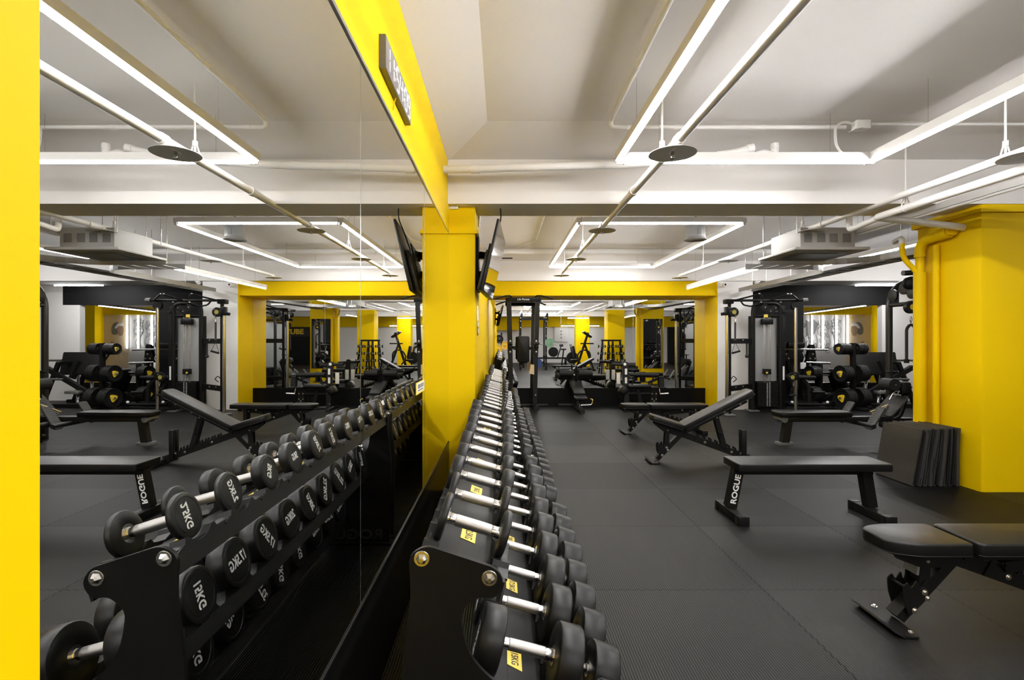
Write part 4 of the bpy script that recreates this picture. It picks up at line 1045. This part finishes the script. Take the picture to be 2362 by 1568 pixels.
# ---------------------------------------------------------------- mural room, standing in for a mirror's reflection
t = thing('wall_mural', 'large comic-style line mural with a woman in a headband, standing in for a mirror reflection', 'mural', (11.55, 16.995, 0))
MB().box(-1.25, 1.17, -.012, 0, .5, 2.25).build('panel', 'mural', t)
MB().box(.36, 1.17, -.016, -.012, .5, 2.25).build('wash', 'beige', t)
ln = MB(); rnd = random.Random(3)
def stroke(pts, r=.008): ln.path([(x, -.016, z) for x, z in pts], r, .12, 5)
for k in range(26):
    x, z = rnd.uniform(-1.15, .2), rnd.uniform(1.1, 2.0); w = rnd.uniform(.12, .3); a = rnd.uniform(0, 6)
    stroke([(x, z), (x+w*.5*math.cos(a), min(2.2, z+w*.5*math.sin(a)+.05)), (x+w*.7*math.cos(a+.8), min(2.2, z+w*.7*math.sin(a+.8))), (x+w*.5*math.cos(a+1.7), min(2.2, z+w*.6*math.sin(a+1.7)))])
for k in range(10):
    x = -1.2+k*.14; stroke([(x, 1.15), (x+.06, 1.35), (x-.02, 1.5+.1*(k % 3))], .010)
for (cx_, cz_, r_) in ((-.42, 1.72, .17), (.02, 1.74, .16)):
    stroke([(cx_+r_*math.cos(a), cz_+r_*1.15*math.sin(a)) for a in [k*2*PI/14 for k in range(15)]], .009)
    for s_ in (-1, 1):
        stroke([(cx_+s_*.03, cz_+.03), (cx_+s_*.07, cz_+.05), (cx_+s_*.12, cz_+.02)], .009)
    for k in range(5): stroke([(cx_-.12+.06*k, cz_+.17), (cx_-.16+.08*k, cz_+.34)], .008)
    stroke([(cx_-.05, cz_-.09), (cx_, cz_-.12), (cx_+.06, cz_-.08)], .011)
ln.build('line_work', 'line', t)
def flat(pts, m, name, y=-.018, rr=.05): MB().poly(fillet(pts, rr, 3), -y-.004, -y+.002, XZ).build(name, m, t)
flat([(-.95, 1.55), (-.70, 1.60), (-.58, 1.95), (-.75, 2.12), (-.90, 2.0), (-.98, 2.1)], 'line', 'dark_shape', -.02, .06)
flat([(.66, 1.72), (.76, 1.58), (.90, 1.60), (.93, 1.80), (.84, 1.99), (.66, 2.02)], 'line', 'hair', -.018, .1)
flat([(.50, 1.72), (.53, 1.60), (.60, 1.54), (.68, 1.58), (.74, 1.75), (.70, 1.92), (.52, 1.90)], 'skin', 'face', -.021, .05)
flat([(.51, 1.88), (.66, 1.88), (.78, 1.78), (.80, 1.84), (.70, 1.97), (.54, 1.97)], 'ink', 'headband', -.024, .02)
flat([(.32, 1.15), (.42, 1.38), (.62, 1.52), (.88, 1.54), (.98, 1.38), (.92, 1.0), (.32, 1.0)], 'beige', 'shirt', -.020, .06)
flat([(.80, 1.0), (.82, 1.36), (.94, 1.38), (.92, 1.0)], 'skin', 'arm', -.023, .03)
gl = MB()
for k, (x, z) in enumerate([(.40, 2.05), (.52, 2.14), (.66, 2.19), (.82, 2.21), (.98, 2.20), (.36, 1.90), (.40, 1.72), (.38, 1.55)]):
    gl.poly([(x-.05, z-.03), (x+.04, z-.03), (x+.04, z+.035), (x-.02, z+.035), (x-.02, z+.015), (x+.02, z+.012), (x+.02, z-.012), (x-.05, z-.012)], .02, .024, XZ)
gl.build('comic_marks', 'inky', t)
for i, x in enumerate((10.74, 11.10, 11.55, 11.92)):
    t = thing('light_tube', f'bright upright light tube over the mural, {ORD[i]} from the left', 'light tube', (x, 16.93, .9), 0, 'upright tubes over the mural')
    MB().tube((0, 0, .25), (0, 0, 1.32), .022, 10).build('tube', 'ledlow', t)
    MB().box(-.03, .03, .02, .045, .22, 1.35).build('backplate', 'house', t)

# ---------------------------------------------------------------- behind the camera, seen in the far mirror
rk = V((4.98, .74, 0))
t = thing('dumbbell_stand', 'black A-shaped dumbbell stand before the yellow column, seen in the far mirror', 'dumbbell stand', rk)
mb = MB()
for x in (-.30, -.05, .12, .42): mb.beam((x*1.35, .28, 0), (x, .02, 1.40), .05, .06).beam((x*1.35, -.28, 0), (x, -.02, 1.40), .05, .06)
mb.rbox(-.36, .48, -.05, .05, 1.36, 1.43, .006)
mb.build('frame', 'steel', t)
for j in range(4):
    for i, x in enumerate((-.52, -.17, .18, .53)):
        d = dup(PROTO['5']); z = .28+.29*j
        d['label'] = f'small black dumbbell on the A-shaped stand, {ORD[j]} tier up, {ORD[i]} across'; d['group'] = 'dumbbells on the A-shaped stand'
        d.matrix_world = T(rk.x+x*.8*(1.0+.25*(1-z)), rk.y+.42-.24*z, z) @ R('Z', 4)
# power rack with bumper plates
t = thing('power_rack', 'tall black power rack with loaded bar behind the camera, seen in the far mirror', 'power rack', (1.95, -2.6, 0))
mb = MB()
for x in (-.6, .6):
    for y in (-.6, .6):
        mb.beam((x, y, 0), (x, y, 2.55), .075, .075)
    mb.beam((x, -.6, 2.5), (x, .6, 2.5), .075, .075).beam((x, -.6, .05), (x, .6, .05), .075, .075).poly([(-.1, 2.2), (.1, 2.35), (.1, 2.68), (.02, 2.68)], -.02, .02, T(x, .62, 0) @ XZ)
mb.beam((-.6, -.6, 2.5), (.6, -.6, 2.5), .075, .075).beam((-.6, .6, 2.38), (.6, .6, 2.38), .06, .06).beam((-.6, -.6, .3), (.6, -.6, .3), .075, .075)
mb.build('frame', 'steel', t)
boltset([(x, .645, z) for x in (-.6, .6) for z in (.2, .4, .8, 1.6, 2.0, 2.3, 2.45)], t, .022)
tag(MB().tube((.85, -1.92, 1.20), (3.05, -1.92, 1.20), .014, 10).tube((2.72, -1.92, 1.2), (3.05, -1.92, 1.2), .025).build('barbell', 'chrome'), 'chrome barbell racked on the power rack', 'barbell')
def bump(c, m, r, who): plates(1, r, c, (1, .25, 0) if 0 else (.2, 1, 0), who, 'coloured plates at the power rack', m, False, .06)
bump((2.72, -1.90, 1.28), 'green', .225, 'at the right end of the racked bar')
bump((1.30, -1.95, 1.22), 'green', .225, 'at the left end of the racked bar')
bump((.62, -1.8, 1.15), 'ylp', .19, 'on the peg left of the power rack')
bump((.30, -1.7, .98), 'ylp', .19, 'on the lower peg nearest the mirror wall')
bump((.34, -1.75, 1.45), 'rubber', .20, 'on the upper peg nearest the mirror wall')
bump((2.15, -2.0, .32), 'blue', .22, 'low on the power rack post')
t = thing('plate_stand', 'black storage post for coloured plates beside the power rack', 'plate rack', (.45, -2.0, 0))
MB().rbox(-.04, .04, -.04, .04, 0, 1.75, .005).rbox(-.3, .3, -.3, .3, 0, .05, .01).build('post', 'steel', t)
MB().tube((-.13, -.05, 1.45), (-.1, .35, 1.45), .02).tube((.17, -.05, 1.15), (.17, .3, 1.15), .02).tube((-.15, -.05, .98), (-.15, .35, .98), .02).build('peg', 'chrome', t)
# rowing machine, air bike, lever press
t = thing('rowing_machine', 'black rowing machine by the rear wall, seen in the far mirror', 'rowing machine', (3.3, -7.2, 0))
MB().rbox(-.9, .9, -.05, .05, .32, .42, .01).build('rail', 'steel', t)
MB().rbox(-.9, -.82, -.25, .25, 0, .33, .01).rbox(.75, .85, -.2, .2, 0, .33, .01).build('leg', 'steel', t)
MB().tube((.1, -.1, .72), (.1, .1, .72), .28, 28).build('flywheel', 'plast', t)
MB().beam((.35, 0, .42), (.55, 0, 1.05), .06, .06).rbox(.46, .66, -.08, .08, 1.02, 1.16, .01).build('monitor_arm', 'plast', t)
MB().rbox(-.5, -.25, -.16, .16, .43, .50, .02).build('seat', 'vinyl', t)
t = thing('lever_press_machine', 'black lever press machine with tilted top pads, seen in the far mirror', 'exercise machine', (4.15, -1.2, 0))
mb = MB().beam((-.3, 0, .05), (.25, 0, 1.75), .08, .10).beam((.5, 0, .05), (.1, 0, 1.2), .08, .09).rbox(-.6, .6, -.06, .06, 0, .08, .01).rbox(-.35, -.27, -.45, .45, 0, .07, .01)
mb.path([(-.1, .3, .3), (-.35, .3, .62), (-.1, .3, 1.0), (.3, .3, .9), (.3, .3, .5)], .035, .2, 12).beam((-.1, 0, 1.25), (.5, 0, 1.25), .06, .06)
mb.build('frame', 'satin', t)
MB().rbox(-.02, .42, -.25, .25, 1.62, 1.70, .02, 2, T(.2, 0, 1.66) @ R('Y', 35) @ T(-.2, 0, -1.66)).build('shoulder_pad', 'vinyl', t)
MB().rbox(-.55, -.2, -.2, .2, .45, .53, .02).build('seat_pad', 'vinyl', t)
MB().rbox(-.45, -.35, -.2, .2, .6, 1.15, .03, 2, T(-.4, 0, .85) @ R('Y', -12) @ T(.4, 0, -.85)).build('back_pad', 'vinyl', t)
t = thing('exercise_bike', 'black exercise bike before the free yellow column, seen in the far mirror', 'exercise bike', (3.85, -3.9, 0))
MB().tube((.2, -.12, .5), (.2, .12, .5), .30, 28).build('fan_housing', 'plast', t)
mb = MB().rbox(-.55, -.45, -.3, .3, 0, .07, .01).rbox(.45, .55, -.3, .3, 0, .07, .01).beam((-.5, 0, .06), (.5, 0, .06), .07, .07).beam((-.35, 0, .06), (-.25, 0, .9), .06, .08).beam((.3, 0, .06), (.15, 0, 1.05), .06, .08)
mb.path([(.1, -.25, 1.2), (.15, -.22, .9), (.2, -.18, .4)], .018).path([(.1, .25, 1.2), (.15, .22, .9), (.2, .18, .4)], .018)
mb.build('frame', 'steel', t)
MB().rbox(-.4, -.12, -.11, .11, .9, .97, .03, 3).build('saddle', 'vinyl', t)
t = thing('electrical_box', 'grey electrical box with three dials on the rear wall, seen in the far mirror', 'electrical box', (4.1, -9.49, 1.75))
MB().rbox(-.42, .42, 0, .12, -.45, .45, .01).build('case', 'pipe', t)
mb = MB()
for z in (-.2, 0, .2): mb.tube((0, .12, z), (0, .135, z), .04, 14)
mb.build('dial', 'inkb', t)
MB().tube((.3, .03, .45), (.3, .03, 1.4), .02).build('riser', 'pipe', t)
# counter with sign on the right side of the rear wall
t = thing('wall_sign', 'black sign board with large yellow letters on the rear wall, seen only in mirrors', 'sign', (12.2, -9.09, 1.9))
MB().box(-1.1, 1.1, 0, .03, -.28, .28).build('board', 'inkb', t)
text('lettering', 'CUBE', .42, basis((-1, 0, 0), (0, 0, 1), (0, .032, 0)), t, m='inky', bold=.04, sx=1.1)

# ---------------------------------------------------------------- world and view
w = bpy.data.worlds.new('world'); SC.world = w; w.use_nodes = True
w.node_tree.nodes['Background'].inputs['Color'].default_value = (.05, .05, .05, 1)
SC.view_settings.view_transform = 'Standard'; SC.view_settings.look = 'None'
SC.view_settings.exposure = 1.36; SC.view_settings.gamma = 1; SC.view_settings.use_curve_mapping = False
SC.cycles.max_bounces = 12; SC.cycles.diffuse_bounces = 6; SC.cycles.glossy_bounces = 8
SC.cycles.use_denoising = True; SC.cycles.caustics_reflective = True; SC.cycles.blur_glossy = .6; SC.cycles.sample_clamp_indirect = 6
for o in list(COL.objects):
    if o.type == 'EMPTY' and not o.children: bpy.data.objects.remove(o)
